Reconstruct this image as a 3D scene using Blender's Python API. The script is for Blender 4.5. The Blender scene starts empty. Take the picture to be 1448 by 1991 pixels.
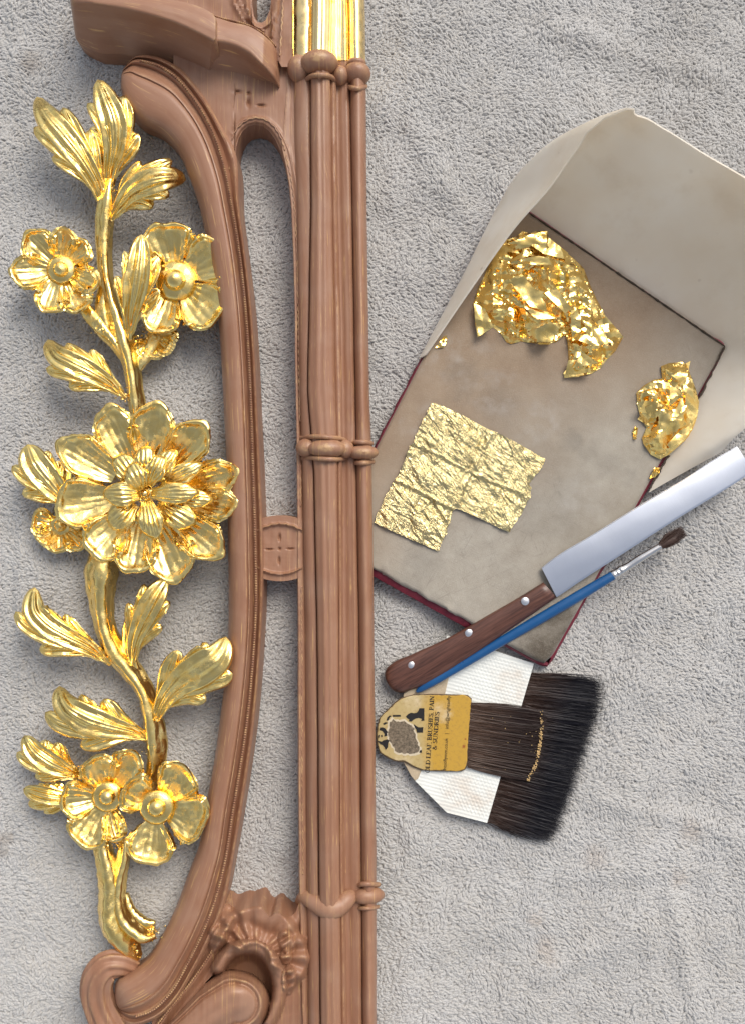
import bpy, bmesh, math, random
import numpy as np
from mathutils import Vector, geometry

R = math.radians
scene = bpy.context.scene
COL = scene.collection
S = 0.00034            # metres per photo pixel on the towel
D = 1700.0             # camera height above the towel, in photo pixels

# ------------------------------------------------------------------ camera, sky, sun, exposure
cam = bpy.data.objects.new('camera', bpy.data.cameras.new('camera'))
COL.objects.link(cam)
cam.location = (0, 0, D * S)
cam.data.sensor_fit = 'VERTICAL'
cam.data.sensor_height = 24.0
cam.data.lens = 24.0 * D / 1991.0
cam.data.clip_start = 0.01
cam.data.clip_end = 50.0
scene.camera = cam

world = bpy.data.worlds.new('World')
scene.world = world
world.use_nodes = True
wn = world.node_tree
bg = wn.nodes['Background']
sky = wn.nodes.new('ShaderNodeTexSky')
sky.sky_type = 'NISHITA'
sky.sun_disc = False
SUN_EL, SUN_AZ = R(47), R(30)          # azimuth clockwise from the photo's top edge
sky.sun_elevation = SUN_EL
sky.sun_rotation = SUN_AZ
sky.air_density = 1.0
sky.dust_density = 3.5
sky.ozone_density = 1.0
hs = wn.nodes.new('ShaderNodeHueSaturation')
hs.inputs['Saturation'].default_value = 0.44
wn.links.new(sky.outputs[0], hs.inputs['Color'])
wn.links.new(hs.outputs[0], bg.inputs['Color'])
bg.inputs['Strength'].default_value = 0.14

sun = bpy.data.objects.new('sun', bpy.data.lights.new('sun', 'SUN'))
COL.objects.link(sun)
sun.data.energy = 1.5
sun.data.angle = R(30)
sun.data.color = (1.0, 0.94, 0.85)
sd = Vector((math.sin(SUN_AZ) * math.cos(SUN_EL), math.cos(SUN_AZ) * math.cos(SUN_EL), math.sin(SUN_EL)))
sun.rotation_euler = sd.to_track_quat('Z', 'Y').to_euler()
sun.location = sd * 2

scene.view_settings.view_transform = 'Standard'
scene.view_settings.look = 'None'
scene.view_settings.exposure = 0.2
scene.view_settings.gamma = 1.0

# ------------------------------------------------------------------ helpers
def W(p):
    """points seen at photo pixel (x, y) and standing h pixels above the towel -> metres"""
    p = np.asarray(p, float)
    k = 1.0 - p[..., 2] / D
    return np.stack([(p[..., 0] - 724) * k * S, (995.5 - p[..., 1]) * k * S, p[..., 2] * S], -1)

ORG = {}

def link(o, parent=None):
    COL.objects.link(o)
    if parent is not None:
        o.parent = parent
    return o

def empty(name, p, label, cat, group=None):
    o = bpy.data.objects.new(name, None)
    o.empty_display_size = 0.02
    loc = W(np.array(p, float))
    o.location = loc
    ORG[o.name] = loc
    link(o)
    tag(o, label, cat, group)
    return o

def tag(o, label=None, cat=None, group=None, kind=None):
    if label: o['label'] = label
    if cat: o['category'] = cat
    if group: o['group'] = group
    if kind: o['kind'] = kind
    return o

def mk(name, V, F, mat, parent=None, smooth=True, angle=None, uv=None, recalc=False, loc=None):
    V = np.asarray(V, float)
    if parent is not None:
        org = ORG[parent.name]
    else:
        org = np.array(loc) if loc is not None else np.array([V[:, 0].mean(), V[:, 1].mean(), V[:, 2].min()])
    me = bpy.data.meshes.new(name)
    me.from_pydata((V - org).tolist(), [], F)
    if uv is not None:
        l = me.uv_layers.new(name='UVMap')
        vi = np.empty(len(me.loops), dtype=np.int32)
        me.loops.foreach_get('vertex_index', vi)
        l.data.foreach_set('uv', np.asarray(uv, np.float32)[vi].ravel())
    if recalc:
        bm = bmesh.new(); bm.from_mesh(me)
        bmesh.ops.recalc_face_normals(bm, faces=bm.faces)
        bm.to_mesh(me); bm.free()
    me.polygons.foreach_set('use_smooth', [smooth] * len(me.polygons))
    if smooth and angle:
        me.set_sharp_from_angle(angle=R(angle))
    if mat: me.materials.append(mat)
    o = bpy.data.objects.new(name, me)
    link(o, parent)
    if parent is None:
        o.location = org
    ORG[o.name] = org
    return o

def quads(n, m, wrap=False):
    F = []
    mm = m if wrap else m - 1
    for i in range(n - 1):
        for j in range(mm):
            a, b = i * m + j, i * m + (j + 1) % m
            F.append((a, b, b + m, a + m))
    return F

def upward(Wp, F):
    a, b, c, d = [Wp.reshape(-1, 3)[[f[i] for f in F]] for i in range(4)]
    nz = np.cross(c - a, d - b)[:, 2].sum()
    return F if nz > 0 else [f[::-1] for f in F]

def sheet(name, P, mat, parent=None, skirt='', zb=0.0, angle=None, smooth=True, uv=None, world=False):
    """relief sheet from an (n, m) grid of photo-space points; skirt letters t b l r drop walls to zb"""
    Wp = np.asarray(P, float) if world else W(P)
    n, m = Wp.shape[:2]
    V = list(Wp.reshape(-1, 3))
    F = upward(Wp, quads(n, m))
    idx = np.arange(n * m).reshape(n, m)
    UV = None
    if uv is not None: UV = list(np.asarray(uv, float).reshape(-1, 2))
    for s in skirt:
        line = {'t': idx[0], 'b': idx[-1], 'l': idx[:, 0], 'r': idx[:, -1]}[s]
        base = len(V)
        for i in line: V.append(V[i].copy()); UV is not None and UV.append(UV[i])
        for i in line:
            w = V[i].copy(); w[2] = zb * S; V.append(w); UV is not None and UV.append(UV[i] + 0.013)
        L = len(line)
        for i in range(L - 1):
            F.append((base + i, base + i + 1, base + L + i + 1, base + L + i))
    return mk(name, V, F, mat, parent, smooth=smooth, angle=angle, uv=UV)

def shell(P, th, world=False):
    Wp = np.asarray(P, float) if world else W(P)
    n, m = Wp.shape[:2]
    du = np.gradient(Wp, axis=0); dv = np.gradient(Wp, axis=1)
    N = np.cross(du, dv)
    N /= np.linalg.norm(N, axis=-1, keepdims=True) + 1e-12
    if N[..., 2].mean() < 0: N = -N
    Bk = Wp - N * th * S
    V = np.concatenate([Wp.reshape(-1, 3), Bk.reshape(-1, 3)])
    Q = upward(Wp, quads(n, m))
    o = n * m
    F = Q + [tuple(i + o for i in f[::-1]) for f in Q]
    idx = np.arange(o).reshape(n, m)
    ring = list(idx[0]) + list(idx[1:, -1]) + list(idx[-1, -2::-1]) + list(idx[-2:0:-1, 0])
    for a, b in zip(ring, ring[1:] + ring[:1]):
        F.append((a, b, b + o, a + o))
    return V, F

def solid(name, P, mat, parent=None, th=6.0, angle=None, world=False):
    """closed shell: grid of points as the front face, thickened backwards"""
    V, F = shell(P, th, world)
    return mk(name, V, F, mat, parent, angle=angle, recalc=True)

def spline(pts, n, closed=False):
    """Catmull-Rom through rows of any width, n samples evenly in chord length"""
    P = np.asarray(pts, float)
    d = np.linalg.norm(np.diff(P[:, :2], axis=0), axis=1) + 1e-6
    t = np.concatenate([[0], np.cumsum(d)])
    tt = np.linspace(0, t[-1], n)
    m = np.gradient(P, t, axis=0)
    k = np.clip(np.searchsorted(t, tt, side='right') - 1, 0, len(P) - 2)
    h = (t[k + 1] - t[k])[:, None]
    s = ((tt - t[k])[:, None]) / h
    return ((2*s**3 - 3*s**2 + 1) * P[k] + (s**3 - 2*s**2 + s) * h * m[k]
            + (-2*s**3 + 3*s**2) * P[k + 1] + (s**3 - s**2) * h * m[k + 1])

def tube(name, path, mat, parent=None, sides=12, n=None, ribs=0, ribamp=0.0, flat=1.0, cap=True, noise=0.0, seed=0, twist=0.0, ret=False):
    """tube through rows (x, y, h, r) in photo pixels"""
    P = np.asarray(path, float)
    if n: P = spline(P, n)
    C = W(P[:, :3]); r = P[:, 3] * S * (1 - P[:, 2] / D)
    T = np.gradient(C, axis=0); T /= np.linalg.norm(T, axis=1, keepdims=True) + 1e-12
    up = np.array([0, 0, 1.0])
    V = []; ph = np.linspace(0, 2 * math.pi, sides, endpoint=False)
    for i in range(len(C)):
        a = np.cross(T[i], up); a /= np.linalg.norm(a) + 1e-12
        b = np.cross(a, T[i])
        rr = r[i] * (1 + ribamp * np.cos(ribs * ph + twist * i)) if ribs else np.full(sides, r[i])
        if noise: rr = rr * (1 + noise * np.sin(ph * 3 + i * .7 + seed) * np.cos(i * .43 + seed * 2 + ph * 2))
        V.append(C[i] + np.outer(np.cos(ph) * rr, a) + np.outer(np.sin(ph) * rr * flat, b))
    V = np.array(V); nn = len(C)
    F = quads(nn, sides, wrap=True)
    V = V.reshape(-1, 3)
    if cap:
        c0 = len(V); V = np.concatenate([V, C[:1], C[-1:]])
        for j in range(sides):
            F.append((c0, (j + 1) % sides, j))
            F.append((c0 + 1, (nn - 1) * sides + j, (nn - 1) * sides + (j + 1) % sides))
    if ret: return V, F
    return mk(name, V, F, mat, parent, recalc=True, angle=60)

def join(parts):
    V, F, o = [], [], 0
    for v, f in parts:
        V.append(np.asarray(v, float)); F += [tuple(i + o for i in q) for q in f]; o += len(v)
    return np.concatenate(V), F

def ball(p, rx, ry, rz, nu=16, nv=10):
    """ellipsoid in world metres around photo point p"""
    c = W(np.array(p, float)); k = S * (1 - p[2] / D)
    V = []; F = []
    for i in range(nv + 1):
        a = math.pi * i / nv
        for j in range(nu):
            b = 2 * math.pi * j / nu
            V.append(c + np.array([rx * k * math.sin(a) * math.cos(b), ry * k * math.sin(a) * math.sin(b), rz * S * math.cos(a)]))
    for i in range(nv):
        for j in range(nu):
            F.append((i * nu + j, (i + 1) * nu + j, (i + 1) * nu + (j + 1) % nu, i * nu + (j + 1) % nu))
    return np.array(V), F

def wob(x, y, seed, scale, octv=3):
    rs = np.random.RandomState(seed)
    out = 0; amp = 1.0; tot = 0
    for o in range(octv):
        for k in range(4):
            a = rs.uniform(0, 2 * math.pi); f = 2 * math.pi / scale * (2 ** o) * rs.uniform(.7, 1.3)
            out = out + amp * np.sin((x * math.cos(a) + y * math.sin(a)) * f + rs.uniform(0, 6.28)) / 2
        tot += amp; amp *= .5
    return out / tot

def inpoly(x, y, poly):
    x = np.asarray(x, float); y = np.asarray(y, float)
    c = np.zeros(np.broadcast(x, y).shape, bool)
    P = np.asarray(poly, float); j = len(P) - 1
    for i in range(len(P)):
        xi, yi, xj, yj = P[i, 0], P[i, 1], P[j, 0], P[j, 1]
        c ^= ((yi > y) != (yj > y)) & (x < (xj - xi) * (y - yi) / (yj - yi + 1e-12) + xi)
        j = i
    return c

def polydist(x, y, pts, closed=False):
    P = np.asarray(pts, float)
    if closed: P = np.concatenate([P, P[:1]])
    x = np.asarray(x, float); y = np.asarray(y, float)
    best = np.full(np.broadcast(x, y).shape, 1e9)
    for a, b in zip(P[:-1], P[1:]):
        d = b[:2] - a[:2]; L = (d ** 2).sum() + 1e-9
        t = np.clip(((x - a[0]) * d[0] + (y - a[1]) * d[1]) / L, 0, 1)
        best = np.minimum(best, np.hypot(x - a[0] - t * d[0], y - a[1] - t * d[1]))
    return best

def sstep(a, b, x):
    t = np.clip((x - a) / (b - a), 0, 1); return t * t * (3 - 2 * t)

# ------------------------------------------------------------------ materials
class M:
    def __init__(s, name):
        s.m = bpy.data.materials.new(name); s.m.use_nodes = True
        s.t = s.m.node_tree; s.b = s.t.nodes['Principled BSDF']
    def n(s, typ, **kw):
        nd = s.t.nodes.new('ShaderNode' + typ)
        for k, v in kw.items():
            if k in nd.inputs: s.set(nd.inputs[k], v)
            else: setattr(nd, k, v)
        return nd
    def set(s, sock, v):
        if isinstance(v, bpy.types.NodeSocket): s.t.links.new(v, sock)
        else: sock.default_value = v
    def p(s, **kw):
        for k, v in kw.items(): s.set(s.b.inputs[k.replace('_', ' ')], v)
    def pos(s): return s.n('NewGeometry').outputs['Position']
    def uv(s): return s.n('UVMap').outputs[0]
    def mapv(s, v, scale=(1, 1, 1), rot=(0, 0, 0)):
        if any(rot):
            q = s.n('Mapping'); s.set(q.inputs['Vector'], v); q.inputs['Rotation'].default_value = rot; v = q.outputs[0]; rot = (0, 0, 0)
        m = s.n('Mapping'); s.set(m.inputs['Vector'], v)
        m.inputs['Scale'].default_value = scale; m.inputs['Rotation'].default_value = rot
        return m.outputs[0]
    def noise(s, v, scale, detail=4, rough=.55, dist=0.0):
        nd = s.n('TexNoise'); s.set(nd.inputs['Vector'], v)
        nd.inputs['Scale'].default_value = scale; nd.inputs['Detail'].default_value = detail
        nd.inputs['Roughness'].default_value = rough; nd.inputs['Distortion'].default_value = dist
        return nd.outputs['Fac']
    def ramp(s, f, stops, interp='LINEAR'):
        nd = s.n('ValToRGB'); s.set(nd.inputs[0], f); cr = nd.color_ramp; cr.interpolation = interp
        while len(cr.elements) < len(stops): cr.elements.new(.5)
        for e, (p, c) in zip(cr.elements, stops):
            e.position = p; e.color = (c, c, c, 1) if not hasattr(c, '__len__') else (*c[:3], 1)
        return nd.outputs[0]
    def mix(s, f, a, b, mode='MIX'):
        nd = s.n('Mix', data_type='RGBA', blend_type=mode)
        s.set(nd.inputs[0], f)
        for i, v in ((6, a), (7, b)):
            s.set(nd.inputs[i], v if isinstance(v, bpy.types.NodeSocket) else (*v[:3], 1))
        return nd.outputs[2]
    def math(s, op, a, b=0.0):
        nd = s.n('Math', operation=op); s.set(nd.inputs[0], a); s.set(nd.inputs[1], b)
        return nd.outputs[0]
    def bump(s, h, strength=.5, dist=.001, normal=None):
        nd = s.n('Bump'); s.set(nd.inputs['Height'], h)
        s.set(nd.inputs['Strength'], strength); nd.inputs['Distance'].default_value = dist
        if normal: s.set(nd.inputs['Normal'], normal)
        return nd.outputs[0]
    def spots(s, centres):
        """soft mask of stains at photo pixels (x, y, radius)"""
        out = None
        for x, y, r in centres:
            nd = s.n('VectorMath', operation='DISTANCE'); s.set(nd.inputs[0], s.mapv(s.pos(), (1, 1, 0)))
            w = W((x, y, 0)); nd.inputs[1].default_value = (w[0], w[1], 0)
            mr = s.n('MapRange'); s.set(mr.inputs[0], nd.outputs['Value'])
            mr.inputs[1].default_value = r * S; mr.inputs[2].default_value = r * S * .2
            mr.interpolation_type = 'SMOOTHSTEP'
            jit = s.math('ADD', nd.outputs['Value'], s.math('MULTIPLY', s.math('SUBTRACT', s.noise(s.pos(), 1.2 / (r * S), 5, .65), .5), r * S * 1.5))
            s.set(mr.inputs[0], jit)
            out = mr.outputs[0] if out is None else s.math('MAXIMUM', out, mr.outputs[0])
        return out

def gold_mat(name, rough, base, deep, fine, lump, grit=True):
    g = M(name); v = g.pos()
    n1 = g.noise(v, 160, 3)
    col = g.mix(g.ramp(n1, [(.35, 0), (.7, 1)]), base, deep)
    col = g.mix(g.ramp(g.noise(v, 420, 5, .75), [(.68, 0), (.74, .85 * fine)]), col, (.22, .06, .02))
    gm = g.ramp(g.noise(v, 75, 5, .65), [(.52, 0), (.62, 1)])
    hf = g.noise(v, 1300, 4, .7)
    b1 = g.bump(g.noise(v, 260, 3, .5), lump, .0012)
    b2 = g.bump(hf, g.math('ADD', fine * .22, g.math('MULTIPLY', gm, fine * 1.3)), .0006, b1)
    g.p(Base_Color=col, Metallic=1.0, Normal=b2)
    g.set(g.b.inputs['Roughness'], g.math('ADD', rough, g.math('MULTIPLY', gm, .24)))
    return g.m

GOLD = gold_mat('gilded_leaf_on_carving', .2, (1.0, .775, .31), (1.0, .69, .21), .42, .2)
GOLDBURN = gold_mat('burnished_gold', .27, (1.0, .80, .42), (1.0, .74, .32), .1, .08)
FOIL = gold_mat('gold_foil', .12, (1.0, .75, .28), (1.0, .68, .20), .15, .14)
def leaf_gold():
    g = M('pale_gold_leaf'); v = g.pos()
    def ridge(vec, sc, d, dist):
        return g.math('ABSOLUTE', g.math('SUBTRACT', g.noise(vec, sc, d, .6, dist), .5))
    w1 = ridge(g.mapv(v, (110, 330, 1), (0, 0, R(58))), 1.0, 4, .8)
    w2 = ridge(g.mapv(v, (190, 420, 1), (0, 0, R(-28))), 1.0, 4, 1.0)
    w3 = ridge(v, 900, 3, .6)
    b = g.bump(g.noise(g.mapv(v, (45, 120, 1), (0, 0, R(50))), 1.0, 3, .5, .6), .95, .006)
    b = g.bump(w1, .65, .003, b)
    b = g.bump(w2, .5, .0014, b)
    b = g.bump(w3, .16, .0005, b)
    g.p(Base_Color=g.mix(g.noise(v, 60, 3), (.80, .67, .36), (.66, .53, .25)), Metallic=1.0, Roughness=.2, Normal=b)
    return g.m
LEAFG = leaf_gold()

def bole_mat(name):
    g = M(name); uv = g.uv(); v = g.pos()
    st = g.noise(g.mapv(uv, (120, 6, 1)), 1.0, 4, .55, .3)
    st2 = g.noise(g.mapv(uv, (420, 9, 1)), 1.0, 3, .6)
    big = g.noise(v, 22, 4, .6)
    c = g.ramp(st, [(.15, (.265, .118, .062)), (.5, (.33, .166, .096)), (.85, (.385, .216, .138))])
    c = g.mix(g.ramp(big, [(.35, 0), (.68, .4)]), c, (.275, .118, .062))
    c = g.mix(g.ramp(g.noise(v, 34, 3), [(.5, 0), (.72, .5)]), c, (.385, .228, .152))
    c = g.mix(g.math('MULTIPLY', g.ramp(st2, [(.57, 0), (.68, 1)]), g.ramp(g.noise(v, 60, 3), [(.45, 0), (.58, .85)])), c, (.62, .38, .16))
    c = g.mix(g.math('MULTIPLY', g.ramp(st2, [(.25, 1), (.36, 0)]), .25), c, (.15, .06, .036))
    pt = g.n('NewGeometry').outputs['Pointiness']
    rub = g.math('MULTIPLY', g.ramp(pt, [(.525, 0), (.585, 1)]), g.ramp(g.noise(v, 130, 5, .7), [(.46, 0), (.6, .8)]))
    c = g.mix(rub, c, (.56, .35, .17))
    b = g.bump(g.noise(v, 500, 4), .08, .0004, g.bump(st2, .03, .0005, g.bump(g.noise(v, 120, 3), .12, .001)))
    g.p(Base_Color=c, Normal=b)
    g.set(g.b.inputs['Roughness'], g.math('ADD', .38, g.math('MULTIPLY', g.noise(v, 90, 4), .24)))
    g.p(Specular_IOR_Level=.55, Coat_Weight=.1, Coat_Roughness=.3)
    return g.m
BOLE = bole_mat('red_clay_bole')

def simple(name, col, rough=.5, metal=0.0, var=.15, scale=200, bump=.0, bscale=800, spec=.5):
    g = M(name); v = g.pos()
    c2 = tuple(min(1, x * (1 - var)) for x in col); c1 = tuple(min(1, x * (1 + var)) for x in col)
    g.p(Base_Color=g.mix(g.noise(v, scale, 4), c2, c1), Roughness=rough, Metallic=metal, Specular_IOR_Level=spec)
    if bump: g.p(Normal=g.bump(g.noise(v, bscale, 4, .6), bump, .0006))
    return g.m
# ------------------------------------------------------------------ towel
def towel_mat():
    g = M('grey_terry'); v = g.pos()
    c = g.ramp(g.noise(v, 11, 3, .5), [(.3, (.435, .418, .392)), (.7, (.49, .478, .46))])
    c = g.mix(g.ramp(g.noise(v, 45, 4, .6), [(.45, 0), (.7, .35)]), c, (.44, .405, .355))
    info = g.n('ObjectInfo')
    c = g.mix(g.math('MULTIPLY', info.outputs['Random'], .35), c, (.53, .53, .53))
    st = g.math('MULTIPLY', g.spots([(1040, 1790, 26), (1062, 1848, 34), (1345, 1615, 30), (1155, 1665, 34), (1320, 1710, 24)]), .2)
    c = g.mix(st, c, (.36, .24, .15))
    st = g.math('MULTIPLY', g.spots([(10, 1632, 26), (60, 120, 30), (8, 1655, 18)]), .35)
    c = g.mix(st, c, (.16, .11, .07))
    g.p(Base_Color=c, Roughness=.9, Specular_IOR_Level=.15, Sheen_Weight=.25, Sheen_Roughness=.6)
    return g.m
TERRY = towel_mat()

def towel_h(x, y):
    h = 9 * wob(x, y, 3, 300, 3) - 5.0
    h = h + 3.0 * np.exp(-((x - 40 - .012 * (y - 1000)) / 7.0) ** 2)           # sewn hem line down the left border
    h = h - 2.0 * sstep(42, 30, x)
    for (ax, ay, bx, by, a, w) in ((1180, 1560, 1420, 1620, 7, 18), (1050, 1900, 1260, 1800, 7, 22), (1300, 1740, 1350, 1960, 7, 16), (1080, 60, 1400, 150, 6, 22), (800, 250, 900, 420, 6, 20), (770, 1560, 800, 1640, 5, 12), (1100, 1700, 1390, 1700, 3, 18)):
        h = h + a * np.exp(-(polydist(x, y, [(ax, ay), (bx, by)]) / w) ** 2)
    return h

def build_towel():
    xs = np.linspace(-330, 1780, 160); ys = np.linspace(-330, 2330, 200)
    X, Y = np.meshgrid(xs, ys)
    H = towel_h(X, Y)
    P = np.stack([(X - 724) * S, (995.5 - Y) * S, H * S], -1)
    t = sheet('towel', P, TERRY, world=True, skirt='tblr', zb=-14)
    tag(t, kind='structure')
    # the loops of the pile: one object, geometry nodes
    p = sheet('terry_pile', P, TERRY, parent=t, world=True)
    tag(p, kind='stuff')
    ng = bpy.data.node_groups.new('terry_loops', 'GeometryNodeTree')
    ng.interface.new_socket('Geometry', in_out='INPUT', socket_type='NodeSocketGeometry')
    ng.interface.new_socket('Geometry', in_out='OUTPUT', socket_type='NodeSocketGeometry')
    N = lambda t: ng.nodes.new(t)
    L = ng.links.new
    gi, go = N('NodeGroupInput'), N('NodeGroupOutput')
    dist = N('GeometryNodeDistributePointsOnFaces'); dist.distribute_method = 'RANDOM'
    dist.inputs['Density'].default_value = 1.0 / (3.6 * S) ** 2
    dist.inputs['Seed'].default_value = 4
    L(gi.outputs[0], dist.inputs['Mesh'])
    def loop(pts, rad, res):
        c = N('GeometryNodeCurvePrimitiveBezierSegment'); c.mode = 'POSITION'
        c.inputs['Resolution'].default_value = res
        for nm, q in zip(('Start', 'Start Handle', 'End Handle', 'End'), pts):
            c.inputs[nm].default_value = tuple(np.array(q) * S)
        pr = N('GeometryNodeCurvePrimitiveCircle'); pr.inputs['Resolution'].default_value = 5
        pr.inputs['Radius'].default_value = rad * S
        cm = N('GeometryNodeCurveToMesh'); cm.inputs['Fill Caps'].default_value = False
        L(c.outputs[0], cm.inputs['Curve']); L(pr.outputs[0], cm.inputs['Profile Curve'])
        sm = N('GeometryNodeSetShadeSmooth'); L(cm.outputs[0], sm.inputs[0])
        ms = N('GeometryNodeSetMaterial'); ms.inputs['Material'].default_value = TERRY
        L(sm.outputs[0], ms.inputs['Geometry'])
        return ms.outputs[0]
    gti = N('GeometryNodeGeometryToInstance')
    for pts, rad in ((((-8, 0, -4), (-5, 6, 5), (4, -6, 6), (8, 0, -3)), 3.4),
                     (((-7, 0, -4), (-3, 9, 5), (6, 5, 6), (5, -3, -3)), 3.3),
                     (((-9, -2, -4), (-3, -5, 5), (4, 7, 5), (10, 1, -4)), 3.1),
                     (((-6, 0, -4), (-8, 4, 6), (8, 7, 6), (4, -2, -4)), 3.4)):
        L(loop(pts, rad, 7), gti.inputs[0])
    iop = N('GeometryNodeInstanceOnPoints')
    L(dist.outputs['Points'], iop.inputs['Points']); L(gti.outputs[0], iop.inputs['Instance'])
    iop.inputs['Pick Instance'].default_value = True
    # lay of the pile: a slowly turning direction plus a random twist
    pos = N('GeometryNodeInputPosition')
    nz = N('ShaderNodeTexNoise'); nz.inputs['Scale'].default_value = 34; nz.inputs['Detail'].default_value = 2
    L(pos.outputs[0], nz.inputs['Vector'])
    m1 = N('ShaderNodeMath'); m1.operation = 'MULTIPLY_ADD'; m1.inputs[1].default_value = 9.0; m1.inputs[2].default_value = -4.2
    L(nz.outputs[0], m1.inputs[0])
    rv = N('FunctionNodeRandomValue'); rv.data_type = 'FLOAT'
    rv.inputs[2].default_value = -.75; rv.inputs[3].default_value = .75
    ad = N('ShaderNodeMath'); ad.operation = 'ADD'
    L(m1.outputs[0], ad.inputs[0]); L(rv.outputs[1], ad.inputs[1])
    rt = N('FunctionNodeRandomValue'); rt.data_type = 'FLOAT_VECTOR'
    rt.inputs[0].default_value = (-.35, -.25, 0); rt.inputs[1].default_value = (.35, .25, 0); rt.inputs['Seed'].default_value = 7
    sx = N('ShaderNodeSeparateXYZ'); L(rt.outputs[0], sx.inputs[0])
    cx = N('ShaderNodeCombineXYZ'); L(sx.outputs[0], cx.inputs[0]); L(sx.outputs[1], cx.inputs[1]); L(ad.outputs[0], cx.inputs[2])
    L(cx.outputs[0], iop.inputs['Rotation'])
    rs = N('FunctionNodeRandomValue'); rs.data_type = 'FLOAT'; rs.inputs[2].default_value = .5; rs.inputs[3].default_value = .85
    rs.inputs['Seed'].default_value = 11
    L(rs.outputs[1], iop.inputs['Scale'])
    L(iop.outputs[0], go.inputs[0])
    md = p.modifiers.new('loops', 'NODES'); md.node_group = ng
    return t
build_towel()

# ------------------------------------------------------------------ carved frame (clay-red bole) 
FRAME = empty('carved_frame', (650, 1000, 0), 'long carved wooden frame piece coated in reddish brown clay with fluted column and curved rail', 'carved frame')

SLOT_L = [(240, 490), (262, 464), (290, 459), (340, 461), (400, 464), (450, 470), (500, 478), (560, 486), (620, 491), (700, 496),
          (800, 501), (900, 506), (1003, 510), (1130, 513), (1200, 511), (1300, 504), (1400, 496), (1500, 483), (1600, 466), (1660, 456), (1717, 446), (1760, 446), (1850, 452)]
SLOT_R = [(-90, 553), (170, 556), (291, 546), (320, 554), (355, 561), (400, 566), (500, 571), (600, 573), (800, 576), (1000, 578), (1130, 578), (1300, 579), (1500, 579), (1700, 581), (1991, 588), (2100, 592)]
def ip(tab, y): 
    t = np.array(tab, float); return np.interp(y, t[:, 0], t[:, 1])

# column profile stations: y: a b c d e f g h  (photo x of the profile's features)
CP = np.array([
 [-90, 553, 571, 606, 645, 652, 658, 674, 707],
 [120, 555, 572, 605, 641, 653, 656, 678, 711],
 [400, 566, 579, 607, 645, 656, 661, 684, 713],
 [760, 576, 584, 600, 651, 665, 669, 690, 718],
 [920, 577, 590, 612, 655, 665, 670, 692, 723],
 [1300, 579, 597, 619, 658, 665, 673, 698, 728],
 [1650, 581, 599, 621, 659, 667, 677, 701, 731],
 [1991, 588, 602, 625, 663, 673, 681, 704, 732],
 [2100, 592, 604, 627, 664, 674, 682, 705, 732]], float)

def col_x(y):
    q = np.array([np.interp(y, CP[:, 0], CP[:, k]) for k in range(1, 9)]).T
    q[:, 0] = ip(SLOT_R, y)
    q[:, 0] = np.minimum(q[:, 0], q[:, 1] - 6)
    return q

def column(name, y0, y1, mat, lift=0.0, step=9, wallz=0):
    ys = np.arange(y0, y1 + step, step, dtype=float)
    q = col_x(ys)
    cols = []; uu = []
    def add(k, ts, hf, sub=None):
        for t in ts:
            x = q[:, k] * (1 - t) + q[:, k + 1] * t
            cols.append(np.stack([x, ys, np.full_like(ys, hf(t))], 1)); uu.append(x - q[:, 0])
    rnd = lambda t: math.sqrt(max(0, 1 - (2 * t - 1) ** 2))
    add(0, [0, .12, .5, .85], lambda t: 62 if t == 0 else (69 if t < .8 else 64))
    add(1, np.linspace(.02, .97, 9), lambda t: 68 + 13 * rnd(t * .84 + .06) + 6 * t - 4 * (t > .95))
    add(2, np.linspace(.0, 1, 15), lambda t: 84 + 20 * rnd(t * .94 + .03) ** .8 + 1.0 * math.cos(t * 6 * math.pi))
    add(3, [.12, .35, .65, .95], lambda t: 78 + 8 * rnd(t))
    add(4, [.3, .75], lambda t: 70)
    add(5, np.linspace(.05, .95, 8), lambda t: 69 + 5 * math.sin(t * math.pi) + (2 if t > .6 else 0))
    add(6, np.linspace(.02, 1, 13), lambda t: 40 + 47 * max(rnd(t * .96 + .03), 0) ** .8 if t < .99 else 46)
    P = np.stack(cols, 1); P[..., 2] += lift
    P[..., 2] += .8 * wob(P[..., 0] * 6, P[..., 1], 12, 300)
    P[..., 0] += .8 * wob(P[..., 1], P[..., 0] * .2, 13, 260) * .6
    U = np.stack([np.stack(uu, 1) / 1000 + .3, P[..., 1] / 1000], -1)
    return sheet(name, P, mat, FRAME, skirt='ltb', zb=wallz, angle=50, uv=U)

colmn = column('column', 112, 2100, BOLE)
goldcol = column('gilded_column', -90, 117, GOLDBURN, lift=1.6)
tag(goldcol, 'bright burnished gold upper length of the fluted column')
# the right shaft overhangs the cushion: underside and back wall of the column
ys = np.arange(-90, 2101, 30.0); q = col_x(ys)
P = np.stack([np.stack([x, ys, np.full_like(ys, h)], 1) for x, h in ((q[:, 7] - .3, 47), (q[:, 5] - 6, 46), (q[:, 5] - 6, 0))], 1)
sheet('backing_board', P, BOLE, FRAME, smooth=False, uv=P[..., :2] / 1000)

# ---- cushion-shaped bead collars round the column
def bead(p, rx, ry, rz, parent=colmn, name='bead'):
    V, F = ball(p, rx, ry, rz, 20, 12)
    V = V + 0
    uv = np.stack([(V[:, 0]) * 2, V[:, 1] * 2], -1)
    return mk(name, V, F, BOLE, parent, uv=uv)

def ring(pts, r, name='neck_ring'):
    r = r * .95
    V, F = tube(name, [(*p, r) for p in pts], BOLE, sides=10, n=26, ret=True)
    return mk(name, V, F, BOLE, colmn, uv=V[:, :2] * 2, recalc=True)

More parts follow.
